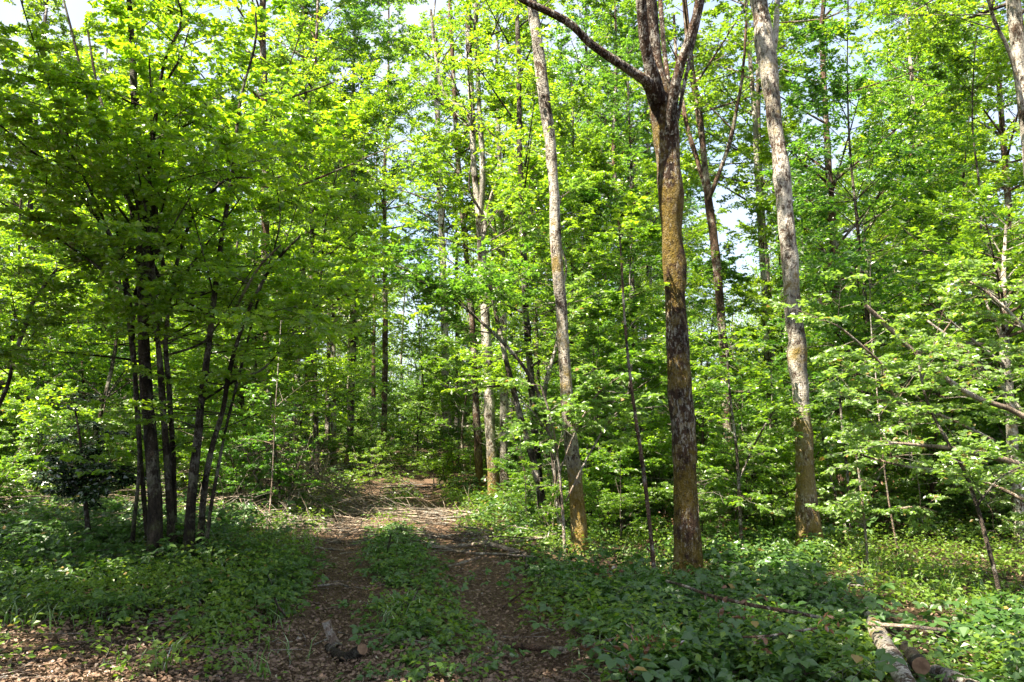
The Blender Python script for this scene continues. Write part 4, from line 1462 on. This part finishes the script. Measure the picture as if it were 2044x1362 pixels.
traced_shrub('shrub', 'sprawling pale-leaved shrub reaching in from the right edge, with bare broken stems', 'shrub', [
    ([(2330, 1180, 16), (2190, 960, 14), (2044, 832, 12), (1950, 795, 11), (1880, 750, 10), (1815, 695, 10), (1765, 645, 9), (1728, 610, 8)], 0, -.5),
    ([(2330, 1150, 15), (2180, 990, 13), (2044, 930, 12), (1960, 908, 11), (1900, 895, 9), (1830, 888, 7), (1775, 884, 5)], -.2, -.6),
    ([(1985, 880, 6), (1880, 830, 6), (1790, 800, 6), (1770, 740, 5), (1720, 690, 5), (1672, 650, 4)], .2, -.3),
    ([(2300, 1100, 12), (2160, 850, 10), (2080, 700, 8), (1990, 600, 6), (1930, 560, 5)], .4, .4),
    ([(2250, 1120, 10), (2100, 900, 9), (1960, 730, 7), (1850, 640, 5)], .6, .5),
    ([(2200, 1130, 10), (2060, 1010, 8), (1930, 950, 6), (1800, 930, 5), (1690, 900, 4)], .5, .3),
    ([(1840, 760, 5), (1860, 700, 4), (1900, 640, 3)], -.3, 0)], 7.9, 'stick', 'leaf_pale', (4, 6, 26, 28, 28, 26, 3), .62, .052, 401, z_from=.3,
    labels=('bare orange-brown broken stem', 'bare whitish arching stem'))
traced_shrub('sapling', 'slender leaning sapling standing in the bright clearing on the right', 'sapling', [
    ([(2002, 1228, 9), (1990, 1160, 9), (1972, 1090, 9), (1950, 1010, 8), (1925, 940, 7), (1890, 880, 6), (1850, 800, 5), (1830, 700, 4)], 0, .2),
    ([(1950, 1010, 5), (1990, 960, 4), (2040, 930, 4)], 0, -.2)], Yof(2002, 1228), 'bark_grey', 'leaf_pale', (16, 5), .5, .05, 402, z_from=.9)
traced_shrub('sapling', 'thin reddish upright sapling just left of the forked tree', 'sapling', [
    ([(1310, 1178, 9), (1303, 1110, 9), (1293, 1010, 8), (1283, 930, 8), (1270, 840, 7), (1256, 740, 6), (1247, 640, 5), (1240, 520, 4), (1234, 430, 3)], 0, .1)], Yof(1310, 1178), 'bark_red', 'leaf_mid', 13, .45, .055, 403, z_from=1.3)
traced_shrub('sapling', 'small pale-stemmed sapling with sparse leaves in the clearing left of the leaning one', 'sapling', [
    ([(1732, 1140, 6), (1729, 1090, 6), (1724, 1030, 5), (1716, 960, 4), (1708, 900, 3)], 0, 0),
    ([(1727, 1040, 3), (1770, 1020, 3), (1830, 1012, 3), (1870, 1022, 2)], 0, -.2),
    ([(1726, 1050, 3), (1690, 1030, 3), (1660, 1022, 2)], 0, 0)], Yof(1732, 1140), 'stick', 'leaf_pale', (9, 7, 4), .30, .05, 404, z_from=.3)
traced_shrub('evergreen_shrub', 'small dark-leaved evergreen bush on one bare stem, left of the many-stemmed tree', 'shrub', [
    ([(182, 1112, 11), (176, 1060, 10), (170, 1000, 9), (166, 950, 8), (160, 880, 6), (150, 820, 4)], 0, 0),
    ([(170, 1000, 5), (205, 960, 4), (250, 930, 3)], 0, -.2),
    ([(168, 985, 5), (130, 955, 4), (90, 930, 3)], 0, .2)], Yof(182, 1112), 'bark_dark', 'leaf_holly', (22, 12, 12), .38, .06, 405, z_from=.75)
traced_shrub('sapling', 'pale broad-leaved sapling lit by the sun in front of the orange-footed trunk', 'sapling', [
    ([(1128, 1110, 7), (1122, 1000, 6), (1112, 900, 5), (1098, 830, 5), (1080, 770, 4)], 0, -.2),
    ([(1118, 940, 4), (1150, 860, 4), (1190, 790, 4), (1240, 750, 3)], 0, -.4),
    ([(1112, 890, 4), (1070, 830, 3), (1040, 800, 3)], 0, -.3),
    ([(1130, 1000, 4), (1180, 900, 4), (1225, 830, 3), (1270, 800, 3)], 0, -.2)], Yof(1128, 1110), 'stick', 'leaf_pale', (9, 11, 8, 10), .42, .062, 406, z_from=1.2)
traced_shrub('sapling', 'leafy young sapling at the foot of the wood between the two big right-hand trunks', 'sapling', [
    ([(1480, 1105, 7), (1476, 1000, 7), (1470, 900, 6), (1458, 800, 5), (1450, 700, 4)], 0, 0),
    ([(1474, 960, 4), (1510, 880, 4), (1545, 820, 3)], 0, .2)], Yof(1480, 1105), 'bark_grey', 'leaf_mid', (26, 14), .7, .06, 407, z_from=.4)
traced_shrub('shrub', 'bushy sunlit shrub below and right of the rightmost big trunk', 'shrub', [
    ([(1700, 1075, 7), (1694, 980, 6), (1684, 880, 5), (1676, 790, 4)], 0, 0),
    ([(1705, 1075, 6), (1740, 980, 5), (1780, 900, 4), (1800, 820, 3)], 0, .3),
    ([(1695, 1075, 6), (1660, 960, 5), (1640, 860, 4)], 0, .2)], Yof(1700, 1075), 'bark_grey', 'leaf_pale', (18, 18, 14), .6, .055, 408, z_from=.25)
traced_shrub('shrub', 'dark leafy shrub between the pale left twigs and the brush heap', 'shrub', [
    ([(560, 1040, 6), (556, 960, 5), (548, 880, 4), (540, 800, 3)], 0, 0),
    ([(565, 1040, 5), (590, 950, 4), (610, 890, 3)], 0, .3),
    ([(550, 1040, 5), (510, 950, 4), (480, 880, 3)], 0, -.3)], Yof(560, 1040), 'bark_dark', 'leaf_deep', (16, 12, 12), .6, .06, 409, z_from=.3)


def dead_leaves():
    """withered brown leaves caught in the brambles and on the big trunk"""
    rng = np.random.default_rng(83)
    mb = MB()
    spots_ = [(1350, 1030, 26, .35, 60), (1325, 1045, 26, .3, 40), (1300, 1090, 20, .4, 35), (1420, 1150, 26, .2, 30), (1390, 1165, 30, .12, 40), (1215, 1135, 26, .35, 40), (1450, 1232, 40, .35, 30),
              (1500, 1215, 40, .35, 26), (1265, 1275, 30, .3, 30), (1310, 1282, 30, .3, 24), (1530, 1290, 20, .3, 14), (1185, 1292, 10, .2, 10), (1240, 1330, 30, .2, 24), (1650, 1250, 20, .35, 14), (1740, 1205, 16, .15, 14), (1700, 960, 30, .9, 40), (1760, 965, 30, .8, 30), (1465, 1060, 40, .5, 30)]
    for px, py, sp, h, n in spots_:
        q = ground_pts([(px, py, 1, h)], h)[0, :3] if py > 1000 else P(px, py, 11.5)[0]
        n = n // 2 + 4
        p = q + rng.normal(size=(n, 3)) * sp / F * q[1] * np.array([.8, .8, .5])
        leaves(mb, p, rng.normal(size=(n, 3)), nrm(rng.normal(size=(n, 3)) + UP * .4), .035 + .03 * rng.random(n), .5, LEAF6)
    tag(mb.build('dead_leaves', 'dead_leaf'), 'withered rust-brown leaves caught in the brambles around the forked tree', 'dead leaves', kind='stuff')


dead_leaves()
